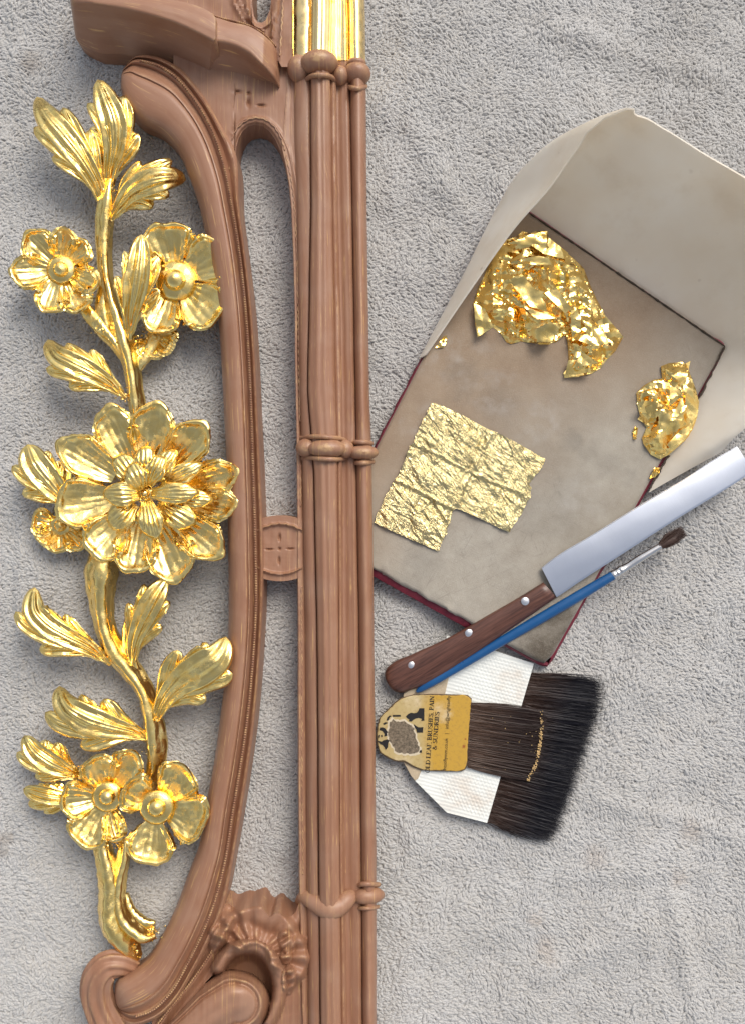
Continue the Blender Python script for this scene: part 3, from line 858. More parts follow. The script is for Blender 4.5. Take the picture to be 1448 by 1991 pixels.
# large double flower
C4 = (282, 960)
f = bloom(C4, 10, 92, [(202, 788, 82, 80), (302, 780, 86, 90), (400, 822, 86, 82), (114, 856, 82, 80, dict(c=.55)), (106, 985, 88, 92),
    (176, 1082, 88, 84), (256, 1118, 86, 82), (352, 1131, 86, 96), (434, 1080, 88, 82, dict(c=.45)), (467, 918, 92, 66, dict(lip=8)), (466, 985, 90, 62, dict(lip=8))], 5, k=.34, hbase=66)
for i, (x, y, h, w, k, hb) in enumerate([
    (226, 884, 108, 46, .30, 92), (283, 866, 110, 46, .30, 92), (340, 874, 108, 44, .30, 92), (392, 902, 110, 42, .32, 90), (412, 972, 106, 40, .45, 88), (378, 1020, 108, 56, .28, 90), (212, 1024, 108, 52, .28, 90),
    (316, 884, 120, 40, .22, 104), (252, 902, 122, 50, .14, 106), (202, 962, 124, 52, .14, 106), (386, 958, 124, 44, .14, 106), (302, 1048, 122, 50, .16, 106)]):
    petal((*toward(C4, (x, y), k), hb), (x, y, h - 6), w, f, seed=130 + i, cup=-7, lip=1.5, arch=9, ribs=5, ribamp=3.0, th=8, c=.6, root=.45)
# pair of flowers at the foot of the branch
bloom((209, 1549), 16, 72, [(184, 1470, 74, 74), (264, 1462, 72, 66), (117, 1560, 76, 70), (154, 1646, 76, 76), (229, 1640, 64, 38)], 6, k=.24, hbase=54)
bloom((305, 1570), 18, 86, [(244, 1530, 90, 80, dict(cup=14)), (365, 1492, 88, 82), (404, 1602, 92, 92, dict(lip=8)), (286, 1684, 88, 86)], 7, k=.24, hbase=68)

# torn laps and crumbs of leaf left in the hollows
parts = []
rs = np.random.RandomState(17)
cl = [(205, 431, 62), (213, 372, 72), (232, 662, 62), (247, 770, 58), (196, 637, 56), (119, 524, 66), (341, 545, 72), (288, 652, 52), (282, 960, 98), (226, 1272, 70), (300, 1400, 64), (300, 1455, 60), (209, 1549, 66), (305, 1570, 80), (236, 1640, 56), (205, 1640, 62), (262, 1850, 62), (300, 1815, 66), (160, 1505, 56), (120, 1020, 52)]
for i in range(620):
    cx, cy, ch = cl[rs.randint(len(cl))]
    a = rs.uniform(0, 6.283); r = abs(rs.normal(0, 9)) + 3
    s_ = rs.uniform(.7, 2.0)
    v, f = ball((cx + r * math.cos(a), cy + r * math.sin(a), ch - r * .35 + rs.uniform(-6, 6)), s_ * rs.uniform(.6, 1.8), s_ * rs.uniform(.6, 1.8), s_, 5, 3)
    parts.append((v + rs.normal(0, .35 * S, v.shape), f))
V, F = join(parts)
tag(mk('leaf_crumbs', V, F, GOLD, BR_, smooth=False), kind='stuff')
# ------------------------------------------------------------------ gilder's cushion
CU = empty('gilders_cushion', (1020, 830, 0), 'worn suede gilding cushion with dark red edge and an open parchment draught screen', 'gilding cushion')
PH = 40.0
TLc, TRc, BRc, BLc = [np.array(p, float) for p in ((984, 383), (1409, 672), (1061, 1296), (692, 1090))]
LMc = np.array((700, 932.0))

def suede_mat():
    g = M('worn_suede'); v = g.pos()
    n1 = g.noise(v, 14, 4, .6)
    brown = g.ramp(g.noise(v, 60, 5, .7), [(.3, (.285, .205, .138)), (.7, (.35, .265, .185))])
    grey = g.ramp(g.noise(v, 40, 5, .7), [(.3, (.315, .275, .22)), (.7, (.43, .39, .325))])
    # lower half is paler grey; the screen's shadow is tinted into the browner half
    sep = g.n('SeparateXYZ'); g.set(sep.inputs[0], v)
    ln = g.math('ADD', g.math('MULTIPLY', sep.outputs[0], -.52), sep.outputs[1])
    mr = g.n('MapRange'); g.set(mr.inputs[0], g.math('ADD', ln, g.math('MULTIPLY', n1, .06)))
    a = W((1000, 830, 40)); l0 = -.52 * a[0] + a[1]
    mr.inputs[1].default_value = l0 + .06; mr.inputs[2].default_value = l0 - .02
    c = g.mix(mr.outputs[0], brown, grey)
    sm = g.math('MULTIPLY', g.spots([(960, 790, 70), (900, 745, 60), (1100, 862, 34), (1135, 886, 34), (1172, 908, 40), (1205, 930, 26), (1060, 1000, 80), (820, 1090, 60)]), g.ramp(g.noise(v, 50, 5), [(.3, 0.1), (.65, .38)]))
    c = g.mix(sm, c, (.19, .175, .15))
    c = g.mix(g.math('MULTIPLY', g.spots([(1046, 1262, 80), (1085, 1215, 60)]), g.ramp(g.noise(v, 60, 4), [(.25, .5), (.5, 1)])), c, (.105, .085, .062))
    c = g.mix(g.math('MULTIPLY', g.spots([(870, 700, 90), (830, 830, 70), (950, 770, 70), (1040, 820, 60), (1120, 960, 70)]), g.ramp(g.noise(v, 70, 5), [(.45, 0), (.7, .5)])), c, (.45, .42, .385))
    # knife scratches
    s1 = None
    for rot, sc in ((.5, (30, 1100, 1)), (2.1, (38, 1200, 1)), (1.2, (44, 1000, 1)), (2.7, (34, 1100, 1))):
        w = g.noise(g.mapv(v, sc, (0, 0, rot)), 1.0, 3, .55, 2.2)
        m = g.ramp(w, [(.61, 0), (.68, 1)])
        s1 = m if s1 is None else g.math('MAXIMUM', s1, m)
    s1 = g.math('MULTIPLY', s1, g.math('MULTIPLY', mr.outputs[0], g.ramp(g.noise(v, 30, 3), [(.4, 0), (.6, .4)])))
    c = g.mix(s1, c, (.17, .15, .13))
    nap = g.noise(v, 1500, 3, .7)
    c = g.mix(g.ramp(nap, [(.5, 0), (.75, .3)]), c, (.5, .44, .38))
    g.p(Base_Color=c, Roughness=.88, Specular_IOR_Level=.2, Normal=g.bump(nap, .35, .0006, g.bump(g.noise(v, 60, 4), .2, .002)), Sheen_Weight=.2)
    return g.m
SUEDE = suede_mat()
RED = simple('dark_red_leather', (.16, .012, .028), .6, var=.35, scale=600, bump=.5, bscale=1500)

def cush_pt(u, v):
    """u across 0..1, v down 0..1"""
    lft = np.where(v[..., None] < .8, TLc + (LMc - TLc) * (v[..., None] / .8), LMc + (BLc - LMc) * ((v[..., None] - .8) / .2))
    rgt = TRc + (BRc - TRc) * v[..., None]
    return lft * (1 - u[..., None]) + rgt * u[..., None]
def edge_space(n, e=.02):
    t = np.linspace(0, 1, n); return np.concatenate([[0, e * .12, e * .35, e * .7], t[1:-1] * (1 - 2 * e) + e, [1 - e * .7, 1 - e * .35, 1 - e * .12, 1]])
uu, vv = np.meshgrid(edge_space(70), edge_space(96))
# soften the two free corners
XY = cush_pt(uu, vv)
for cpt, inn, r in ((BRc, (1000, 1200), 16),):
    d = XY - cpt; dist = np.hypot(d[..., 0], d[..., 1])
    n = np.array(inn) - cpt; n = n / np.hypot(*n)
    XY = XY + n * (r * .45 * np.exp(-(dist / r) ** 2))[..., None]
X, Y = XY[..., 0], XY[..., 1]
mar = np.minimum.reduce([uu * 500, (1 - uu) * 500, vv * 740, (1 - vv) * 740])
H = PH - 9 * (1 - np.sqrt(np.clip(1 - np.clip(1 - mar / 9, 0, 1) ** 2, 0, 1))) + 1.2 * wob(X, Y, 61, 220) + 1.5 * np.sin(np.clip(uu, 0, 1) * math.pi) * np.sin(vv * math.pi)
fr = sstep(.985, 1.0, vv) * (X < 960) * (X > 700)
X = X + fr * (3.5 * wob(X, Y, 62, 40, 4)); Y = Y + fr * (2.2 * wob(X, Y, 63, 46, 4) - 2); H = H + fr * 4 * wob(X, Y, 64, 18, 3)
sheet('suede_pad', np.stack([X, Y, H], -1), SUEDE, CU, skirt='tblr', zb=24, angle=60)

# dark red leather wrapped round the board, showing as a thin edge
def outl(k):
    o = [TLc, TRc, BRc, BLc, LMc]
    cen = np.mean(o, 0); pts = []
    for a, b in zip(o, o[1:] + o[:1]):
        n = int(np.hypot(*(b - a)) / 8)
        for i in range(n):
            p = a + (b - a) * i / n; d = (b - a) / np.hypot(*(b - a)); nn = np.array([d[1], -d[0]])
            if np.dot(nn, p - cen) < 0: nn = -nn
            tt = i / n; rc = min(tt, 1 - tt) * np.hypot(*(b - a))
            pts.append(p + nn * (k - 5 * math.exp(-(rc / 9) ** 2)))
    return np.array(pts)
rows = []
for k, h in ((-14, 30), (1.5, 30), (4.2, 26), (4.8, 18), (4.0, 8), (1, 4), (-20, 3)):
    o = outl(k); low = inpoly(o[:, 0], o[:, 1], [(715, 1080), (930, 1190), (900, 1260), (700, 1180)])
    o = o + np.where(low, 1, 0)[:, None] * np.array([-3.0, 5.0]) * (h < 29)
    o = np.concatenate([o, o[:1]])
    rows.append(np.column_stack([o, np.full(len(o), h)]))
P = np.stack(rows, 1); P[..., :2] += (1.0 * wob(P[..., 0], P[..., 1], 66, 26))[..., None]
sheet('leather_edge', P, RED, CU, angle=50)

def parch_mat():
    g = M('parchment'); v = g.pos()
    c = g.ramp(g.noise(v, 13, 4, .55), [(.3, (.87, .79, .66)), (.66, (.95, .91, .83))])
    c = g.mix(g.math('MULTIPLY', g.ramp(g.noise(v, 34, 5, .65), [(.5, 0), (.75, .4)]), 1), c, (.74, .64, .50))
    vo = g.n('TexVoronoi'); g.set(vo.inputs['Vector'], v); vo.inputs['Scale'].default_value = 52
    dots = g.ramp(vo.outputs['Distance'], [(.04, 1), (.1, 0)])
    c = g.mix(g.math('MULTIPLY', dots, g.ramp(g.noise(v, 90, 2), [(.5, 0), (.62, .5)])), c, (.35, .27, .19))
    g.p(Base_Color=c, Roughness=.42, Specular_IOR_Level=.4, Normal=g.bump(g.noise(v, 40, 4), .15, .002))
    tr = g.n('BsdfTranslucent'); g.set(tr.inputs['Color'], c)
    mx = g.n('MixShader'); mx.inputs[0].default_value = .42
    g.t.links.new(g.b.outputs[0], mx.inputs[1]); g.t.links.new(tr.outputs[0], mx.inputs[2])
    g.t.links.new(mx.outputs[0], g.t.nodes['Material Output'].inputs['Surface'])
    return g.m
PARCH = parch_mat()
SCR = [  # foot x,y,h   middle x,y,h   top x,y,h
 (816,699,34, 822,694,40, 829,690,46), (866,604,34, 888,590,62, 908,574,92), (915,510,34, 962,468,98, 1002,442,150), (950,438,34, 1020,378,112, 1076,356,190),
 (972,397,34, 1040,318,124, 1124,288,220), (984,381,34, 1056,290,134, 1164,238,246), (990,385,34, 1072,280,140, 1198,221,262), (1020,405,34, 1110,300,140, 1235,226,266),
 (1100,460,34, 1190,345,146, 1290,252,262), (1200,529,34, 1290,400,148, 1372,303,262), (1300,597,34, 1395,460,150, 1462,356,262), (1380,652,34, 1480,530,150, 1560,420,262),
 (1409,672,34, 1520,600,140, 1640,520,250), (1402,690,34, 1530,660,120, 1650,600,210), (1370,752,34, 1480,740,90, 1600,690,160), (1320,846,34, 1400,828,70, 1500,790,110), (1285,912,34, 1345,890,56, 1430,848,80), (1260,958,33, 1330,918,44, 1400,880,56)]
A = spline(np.array(SCR, float), 110)
ts = np.linspace(0, 1, 26)[:, None, None]
p0, p1, p2 = A[:, 0:3][None], A[:, 3:6][None], A[:, 6:9][None]
P = 2 * (ts - .5) * (ts - 1) * p0 - 4 * ts * (ts - 1) * p1 + 2 * ts * (ts - .5) * p2
P[..., 2] += 1.5 * wob(P[..., 0], P[..., 1], 71, 160) * ts[..., 0]
solid('parchment_screen', P, PARCH, CU, th=3.0, angle=80)
# dark line where the screen meets the pad
parts = []
for ln in ([(1000, 395, 39), (1100, 463, 39), (1200, 531, 39), (1300, 599, 39), (1408, 673, 39)], [(1408, 675, 39), (1366, 758, 39), (1318, 848, 39)], [(1300, 885, 39), (1262, 950, 39)], [(818, 699, 38), (850, 640, 38), (905, 532, 38)]):
    c = spline(ln, 60); c[:, :2] += (1.3 * wob(c[:, 0], c[:, 1], 72, 22))[:, None]
    parts.append(tube('s', np.column_stack([c, 1.6 + .9 * wob(c[:, 0], c[:, 1], 73, 18)]), None, sides=6, ret=True))
V, F = join(parts)
mk('dark_seam', V, F, simple('seam_dark', (.07, .05, .035), .9), CU, recalc=True)

# ------------------------------------------------------------------ gold leaf
def cdt(poly, spacing, seed, jit=.45, bstep=None, mixed=False):
    rs = np.random.RandomState(seed); P = np.asarray(poly, float)
    bnd = []
    bs = bstep or spacing
    for a, b in zip(P, np.roll(P, -1, 0)):
        n = max(1, int(np.hypot(*(b - a)) / bs))
        for i in range(n): bnd.append(a + (b - a) * i / n)
    bnd = np.array(bnd); nb = len(bnd)
    x0, y0 = P.min(0); x1, y1 = P.max(0)
    gx, gy = np.meshgrid(np.arange(x0, x1, spacing), np.arange(y0, y1, spacing))
    q = np.stack([gx.ravel(), gy.ravel()], 1) + rs.uniform(-jit, jit, (gx.size, 2)) * spacing
    k = inpoly(q[:, 0], q[:, 1], P) & (polydist(q[:, 0], q[:, 1], P, True) > spacing * .35)
    q = q[k]
    if mixed:                                  # broad flat facets with knots of small ones
        m = wob(q[:, 0], q[:, 1], seed + 5, 75, 3)
        q = q[rs.rand(len(q)) < np.where(m > .18, .75, np.where(m > -.1, .2, .075))]
    al = [Vector(p) for p in np.concatenate([bnd, q])]
    ed = [(i, (i + 1) % nb) for i in range(nb)]
    v, e, f, *_ = geometry.delaunay_2d_cdt(al, ed, [], 1, 1e-5)
    return np.array([(a.x, a.y) for a in v]), [tuple(a) for a in f]

def facet_h(x, y, seed, lam, amp, n=5):
    """crumple height: triangle folds in several directions - sharp creases with flat facets between"""
    rs = np.random.RandomState(seed); h = 0
    for i in range(n):
        a = rs.uniform(0, math.pi); l = lam * rs.uniform(.6, 1.7); p = rs.uniform(0, 1)
        b = rs.uniform(0, math.pi); l2 = lam * rs.uniform(1.5, 3)
        s = (x * math.cos(a) + y * math.sin(a)) / l + p
        s = s + .45 * np.abs(((x * math.cos(b) + y * math.sin(b)) / l2) % 1.0 - .5) * 2
        h = h + (np.abs((s % 1.0) - .5) * 4 - 1) * rs.uniform(.5, 1)
    return h * amp / math.sqrt(n)

def crumple(name, poly, label, spacing, seed, hmax, pad=PH, extra=(), cat='gold leaf', nlap=12):
    P2, F = cdt(poly, 2.7, seed, .3)
    x, y = P2.T
    d = polydist(x, y, poly, True)
    env = hmax * (1 - np.exp(-d / (hmax * .8)))
    patch = sstep(-.15, .3, wob(x, y, seed + 5, 80, 3))
    h = env * .8 + sstep(-3, 12, d) * (facet_h(x, y, seed + 2, 78, 10) + facet_h(x, y, seed + 3, 36, 4.6) + (.25 + patch) * facet_h(x, y, seed + 4, 17, 1.5))
    h = np.maximum(h, 0) + pad + 1.5 + 3.5 * np.abs(wob(x, y, seed + 6, 40, 2)) * (d < 5)
    parts = [(W(np.column_stack([x, y, h])), F)]
    # loose folds and torn laps lying over the heap
    rs = np.random.RandomState(seed + 9); P0 = np.array(poly, float)
    for i in range(nlap):
        for _ in range(60):
            cx, cy = rs.uniform(P0.min(0), P0.max(0))
            if inpoly(cx, cy, P0) and polydist(cx, cy, P0, True) > 13: break
        th = rs.uniform(0, 6.283); r = rs.uniform(14, 27); k = rs.randint(3, 6)
        an = np.sort(rs.uniform(0, 6.283, k)) if k > 3 else th + np.array([0, 2.0, 4.1])
        pl = [(cx + r * rs.uniform(.7, 1.5) * math.cos(q) * 1.25, cy + r * rs.uniform(.6, 1.2) * math.sin(q)) for q in an]
        q2, f2 = cdt(pl, 3.4, seed + i, .3)
        if len(q2) < 5: continue
        xx, yy = q2.T; near = np.hypot(x - cx, y - cy) < r * 1.4
        base = h[near].max() if near.any() else pad + 10
        s_ = (xx - cx) * math.cos(th) + (yy - cy) * math.sin(th)
        hh = base - 1.5 + s_ * rs.uniform(.15, .5) + facet_h(xx, yy, seed + i, 34, 3) - .010 * s_ ** 2
        dd_ = polydist(xx, yy, P0, True); hh = np.where(inpoly(xx, yy, P0), hh, pad + 3)
        parts.append((W(np.column_stack([xx, yy, np.maximum(hh, pad + 2)])), f2))
    for i, (pl, h0, h1, sd) in enumerate(extra):
        q, f2 = cdt(pl, 3.6, sd, .3); xx, yy = q.T
        bx = (xx.min(), yy.min(), xx.max(), yy.max())
        t = (xx - bx[0]) / (bx[2] - bx[0] + 1e-6)
        hh = h0 + (h1 - h0) * t + facet_h(xx, yy, sd, 40, 3.5)
        parts.append((W(np.column_stack([xx, yy, pad + hh])), f2))
    V, F = join(parts)
    o = mk(name, V, F, FOIL, None, angle=14)
    tag(o, label, cat)
    return o

POLY1 = [(1063,449),(1066,470),(1080,480),(1099,490),(1118,506),(1134,522),(1141,540),(1146,554),(1158,580),(1176,614),(1194,640),(1211,655),(1196,682),(1176,703),(1168,714),(1151,726),(1122,733),(1096,735),(1094,726),(1105,712),(1104,690),(1102,665),(1097,652),(1079,666),(1040,668),(1012,664),(992,669),(984,666),(972,648),(957,636),(940,646),(927,655),(923,630),(920,589),(928,562),(940,538),(955,500),(979,467),(1012,458),(1040,450)]
crumple('crumpled_gold_leaf', POLY1, 'large crumpled heap of gold leaf in the upper corner of the suede cushion', 5, 11, 24,
        extra=[([(985,474),(1030,456),(1063,449),(1060,496),(1030,476)], 34, 26, 3), ([(1060,494),(1066,462),(1104,492),(1098,504)], 20, 12, 4), ([(988,545),(1012,530),(1060,590),(1062,606),(1030,596)], 40, 42, 5),
               ([(920,589),(942,600),(958,636),(927,656)], 12, 22, 6), ([(1128,640),(1178,616),(1211,655),(1180,672)], 26, 10, 7), ([(1096,735),(1104,700),(1140,700),(1150,726)], 8, 20, 8), ([(1058,570),(1080,558),(1110,600),(1098,610)], 42, 38, 15)])
POLY2 = [(1284,712),(1300,706),(1326,704),(1334,712),(1345,738),(1352,758),(1358,782),(1356,804),(1350,828),(1338,850),(1318,868),(1300,884),(1282,893),(1264,884),(1250,864),(1247,852),(1256,832),(1244,812),(1238,788),(1236,764),(1250,750),(1270,738),(1286,736)]
crumple('crumpled_gold_leaf', POLY2, 'smaller crumpled ball of gold leaf beside the right-hand wall of the parchment screen', 4.2, 21, 20,
        nlap=6, extra=[([(1240,762),(1262,744),(1300,744),(1306,756),(1270,754)], 22, 26, 9), ([(1330,752),(1350,764),(1356,800),(1344,826),(1332,800)], 20, 10, 10), ([(1296,864),(1322,836),(1345,830),(1330,856),(1304,878)], 18, 14, 12)])

def flake(poly, label, pad, seed, hm=6):
    P2, F = cdt(poly, 4, seed); x, y = P2.T; rs = np.random.RandomState(seed)
    o = mk('gold_flake', W(np.column_stack([x, y, pad + 1 + rs.uniform(0, hm, len(x))])), F, FOIL, None, smooth=False)
    tag(o, label, 'gold flake', 'loose flakes of gold leaf')
flake([(1234,829),(1239,832),(1238,842),(1236,855),(1229,853),(1230,844),(1228,840)], 'tiny loose gold flake on the suede just left of the smaller crumpled leaf', PH, 31)
flake([(846,676),(862,654),(868,652),(868,664),(862,676)], 'triangular gold scrap peeping out under the left wall of the parchment screen', PH, 32, 4)
flake([(1262,930),(1272,908),(1283,910),(1280,920),(1272,928)], 'thin torn gold scrap caught at the foot of the parchment screen above the knife blade', PH, 33, 8)

# flat leaf cut in an L, lying on the lower half of the pad
LP = [(838,784),(843,783),(860,789),(900,808),(945,833),(960,838),(1010,864),(1060,893),(1054,906),(1040,924),(1028,942),(1032,948),(1030,966),(1018,990),(1004,1012),(988,1034),(976,1030),(940,1012),(910,998),(884,988),(878,1000),(868,1034),(856,1062),(852,1071),(838,1066),(800,1050),(760,1032),(727,1016),(735,996),(750,964),(766,934),(778,916),(786,896),(796,866),(802,862),(812,836),(826,808)]
P2, F = cdt(LP, 3.4, 41, .3, 3.0)
x, y = P2.T
CRE = [[(798,862),(850,884),(905,915),(950,935),(1010,958)], [(955,842),(938,872),(922,905)], [(766,934),(800,948),(850,975),(876,988)], [(922,905),(905,935),(895,960)], [(820,992),(840,970),(872,1022)]]
h = np.zeros_like(x)
for c in CRE: h = h + 2.2 * np.exp(-(polydist(x, y, c) / 2.4) ** 2) - .8 * np.exp(-((polydist(x, y, c) - 6) / 3) ** 2)
def side(c):
    # signed side of the nearest stretch of a crease line
    c = np.array(c, float); best = np.full(len(x), 1e9); sg = np.zeros(len(x))
    for a, b in zip(c[:-1], c[1:]):
        dd = b - a; t = np.clip(((x - a[0]) * dd[0] + (y - a[1]) * dd[1]) / (dd @ dd), 0, 1)
        q = np.hypot(x - a[0] - t * dd[0], y - a[1] - t * dd[1]); s = np.sign((x - a[0]) * dd[1] - (y - a[1]) * dd[0])
        sg = np.where(q < best, s, sg); best = np.minimum(best, q)
    return sg, best
for c in CRE:
    sg, q = side(c); h = h + (sg > 0) * 3.4 * np.exp(-q / 7)
loc = wob(x, y, 42, 130, 2)
ridg = lambda s, sc, ax, ay: 1 - np.abs(wob(x * ax + y * .35, y * ay - x * .35, s, sc, 3))
h = h + 1.7 * ridg(43, 50, 1.5, .5) ** 2 + .9 * ridg(44, 28, .5, 1.3) ** 2 * (1 + loc) + .3 * wob(x, y, 45, 13, 2) + 3.2 * wob(x * 1.3 + y * .5, y * .8 - x * .3, 46, 80, 3)
jx = .9 * wob(x, y, 47, 14, 2); 
d = polydist(x, y, LP, True)
x = x + jx * (d < 3) * 1.4; y = y + jx * (d < 3)
o = mk('gold_leaf_sheet', W(np.column_stack([x, y, PH + 5 + np.maximum(h, -4.0) * .9])), F, LEAFG, None)
tag(o, 'flat wrinkled sheet of pale gold leaf cut to an L shape on the cushion', 'gold leaf')
# ------------------------------------------------------------------ gilding knife
KN = empty('gilding_knife', (1080, 1130, 30), "flat gilding knife with straight steel blade and riveted brown wooden handle", 'knife')
def walnut():
    g = M('walnut_handle'); v = g.mapv(g.pos(), (1, 1, 1), (0, 0, -R(31)))
    a = g.noise(g.mapv(v, (34, 620, 300)), 1.0, 5, .65, .6)
    c = g.ramp(a, [(.3, (.045, .016, .010)), (.52, (.115, .046, .030)), (.75, (.17, .078, .052))])
    c = g.mix(g.ramp(g.noise(g.mapv(v, (90, 2600, 900)), 1, 2), [(.6, 0), (.7, .6)]), c, (.03, .012, .008))
    g.p(Base_Color=c, Roughness=.38, Normal=g.bump(a, .08, .0005), Coat_Weight=.15, Coat_Roughness=.25)
    return g.m
def steel():
    g = M('brushed_steel'); v = g.mapv(g.pos(), (1, 1, 1), (0, 0, -R(31)))
    a = g.noise(g.mapv(v, (1500, 40, 40)), 1.0, 3, .6)
    sm = g.noise(v, 60, 5, .7)
    g.p(Base_Color=g.mix(g.ramp(sm, [(.45, 0), (.75, .5)]), (.68, .715, .79), (.58, .61, .67)), Metallic=1.0,  # bluish base colour stands in for sky reflected in the blade
        Roughness=g.math('ADD', .27, g.math('MULTIPLY', sm, .14)), Normal=g.bump(a, .05, .0004))
    return g.m
STEEL = steel()
def slab(name, up, lo, h0, h1, mat, parent, th, rnd=6, nv=13, bulge=0.0, n=60, zb=None, angle=50):
    """bar between an upper and a lower outline, height h0 at the start to h1 at the end, rounded over"""
    A = spline(up, n) if len(up) > 2 else np.linspace(up[0], up[1], n); B = spline(lo, n) if len(lo) > 2 else np.linspace(lo[0], lo[1], n)
    v = (1 - np.cos(np.linspace(0, math.pi, nv))) / 2
    P = A[:, None] * (1 - v[None, :, None]) + B[:, None] * v[None, :, None]
    hh = np.linspace(h0, h1, n)[:, None]
    prof = np.sqrt(np.clip(1 - (2 * v - 1) ** 2, 0, 1))
    H = hh - th + th * (prof ** (2 / rnd) if rnd else 1) + bulge * prof
    return np.concatenate([P[..., :2], H[..., None]], -1)
n = 80
P = slab('h', [(750,1325),(747,1312),(750,1301),(760,1291),(800,1272),(868,1241),(940,1200),(1010,1160),(1055,1132)],
         [(752,1328),(758,1338),(766,1344),(777,1347),(800,1341),(830,1330),(900,1287),(1000,1218),(1081,1162)], 34, 58, None, None, 14, 2.6, n=n)
endr = np.sqrt(np.clip(1 - (1 - np.clip(np.arange(n) / 9, 0, 1)) ** 2, 0, 1))[:, None]
P[..., 2] = P[..., 2] - 12 * (1 - endr) + 2 * np.sin(np.linspace(0, 3, n))[:, None]
P[-3:, :, 2] -= np.array([0, 1.2, 3.5])[:, None]
handle = solid('handle', P, walnut(), KN, th=13, angle=60)
rm = simple('rivet_aluminium', (.86, .86, .87), .32, 1.0, .04)
for x, y, h in ((800, 1294, 37), (911, 1231, 46), (1020, 1169, 55)):
    V, F = ball((x, y, h + .6), 8.2, 8.2, 2.2, 20, 8)
    mk('rivet', V, F, rm, KN)
def plate(name, outline, hfun, th, mat, parent, bev=1.0):
    O = np.array(outline, float); c = O.mean(0); O2 = []
    for a, b in zip(O, np.roll(O, -1, 0)):
        k = max(1, int(np.hypot(*(b - a)) / 12)); O2 += [a + (b - a) * i / k for i in range(k)]
    O = np.array(O2); d = np.roll(O, -1, 0) - np.roll(O, 1, 0); nn = np.stack([d[:, 1], -d[:, 0]], 1); nn /= np.linalg.norm(nn, axis=1, keepdims=True)
    if ((O - c) * nn).sum() < 0: nn = -nn
    inner = O - nn * bev; N = len(O)
    hz = hfun(O[:, 0], O[:, 1])
    V = np.concatenate([W(np.column_stack([inner, hz])), W(np.column_stack([O, hz - bev * .7])), W(np.column_stack([O, hz - th]))])
    F = [tuple(range(N)), tuple(range(3 * N - 1, 2 * N - 1, -1))]
    for i in range(N):
        j = (i + 1) % N
        F += [(i, j, N + j, N + i), (N + i, N + j, 2 * N + j, 2 * N + i)]
    return mk(name, V, F, mat, parent, smooth=False, recalc=True)
# blade: thin springy steel, very slightly bowed along its length
bu = [(1052,1104),(1072,1088),(1150,1040),(1240,984),(1330,931),(1400,886),(1432,868)]
bl = [(1081,1161),(1086,1158),(1120,1135),(1200,1083),(1320,1006),(1420,945),(1464,917)]
nb, mb = 90, 19
A = spline(bu, nb); B = spline(bl, nb)
v = (1 - np.cos(np.linspace(0, math.pi, mb))) / 2
P = A[:, None] * (1 - v[None, :, None]) + B[:, None] * v[None, :, None]
t = np.linspace(0, 1, nb)[:, None]
H = 54 + 5 * t + 7 * np.sin(t * math.pi * 1.15) - 1.6 * (2 * v[None] - 1) ** 2 + .25 * wob(P[..., 0], P[..., 1], 90, 130)
H = H - 1.2 * (v[None] > .97) - 1.2 * (v[None] < .03)
P = np.concatenate([P, H[..., None]], -1)
solid('blade', P, STEEL, KN, th=3.0, angle=40)

# ------------------------------------------------------------------ blue paint brush
PB = empty('paint_brush', (1060, 1190, 30), 'thin round paint brush with glossy blue handle and dark soft bristles beside the knife', 'paint brush')
g = M('blue_lacquer'); v = g.pos()
chip = g.ramp(g.noise(v, 330, 5, .75), [(.70, 0), (.74, .8)])
g.p(Base_Color=g.mix(chip, g.mix(g.noise(v, 60, 4), (.004, .062, .20), (.008, .10, .27)), (.45, .36, .2)), Normal=g.bump(g.noise(v, 240, 3), .08, .0005), Coat_Weight=.3, Coat_Roughness=.1)
g.set(g.b.inputs['Roughness'], g.math('ADD', .18, g.math('MULTIPLY', g.noise(v, 120, 4), .3)))
blue = g.m
def bp(t):   # along the brush axis, tip of the handle to tip of the hair
    return None
tube('handle', [(809,1345,26,2.5),(812,1343,26,4.6),(820,1338,27,6.2),(880,1303,32,8.2),(950,1261,37,9.2),(1040,1208,44,10.2),(1110,1167,49,10.4),(1160,1137,52,9.8),(1192,1118,54,8.8)], blue, PB, sides=20, n=60)
chrome = simple('nickel_ferrule', (.72, .70, .68), .16, 1.0, .1, 400, .05, 900)
ferr = tube('ferrule', [(1189,1120,54,8.6),(1193,1117,54,9.2),(1196,1115,54,8.3),(1199,1114,54,9.2),(1203,1111,54,8.2),(1206,1109,54,9.0),(1210,1107,54,8.4),(1245,1085,56,7.4),(1283,1062,58,6.2)], chrome, PB, sides=20, n=70)

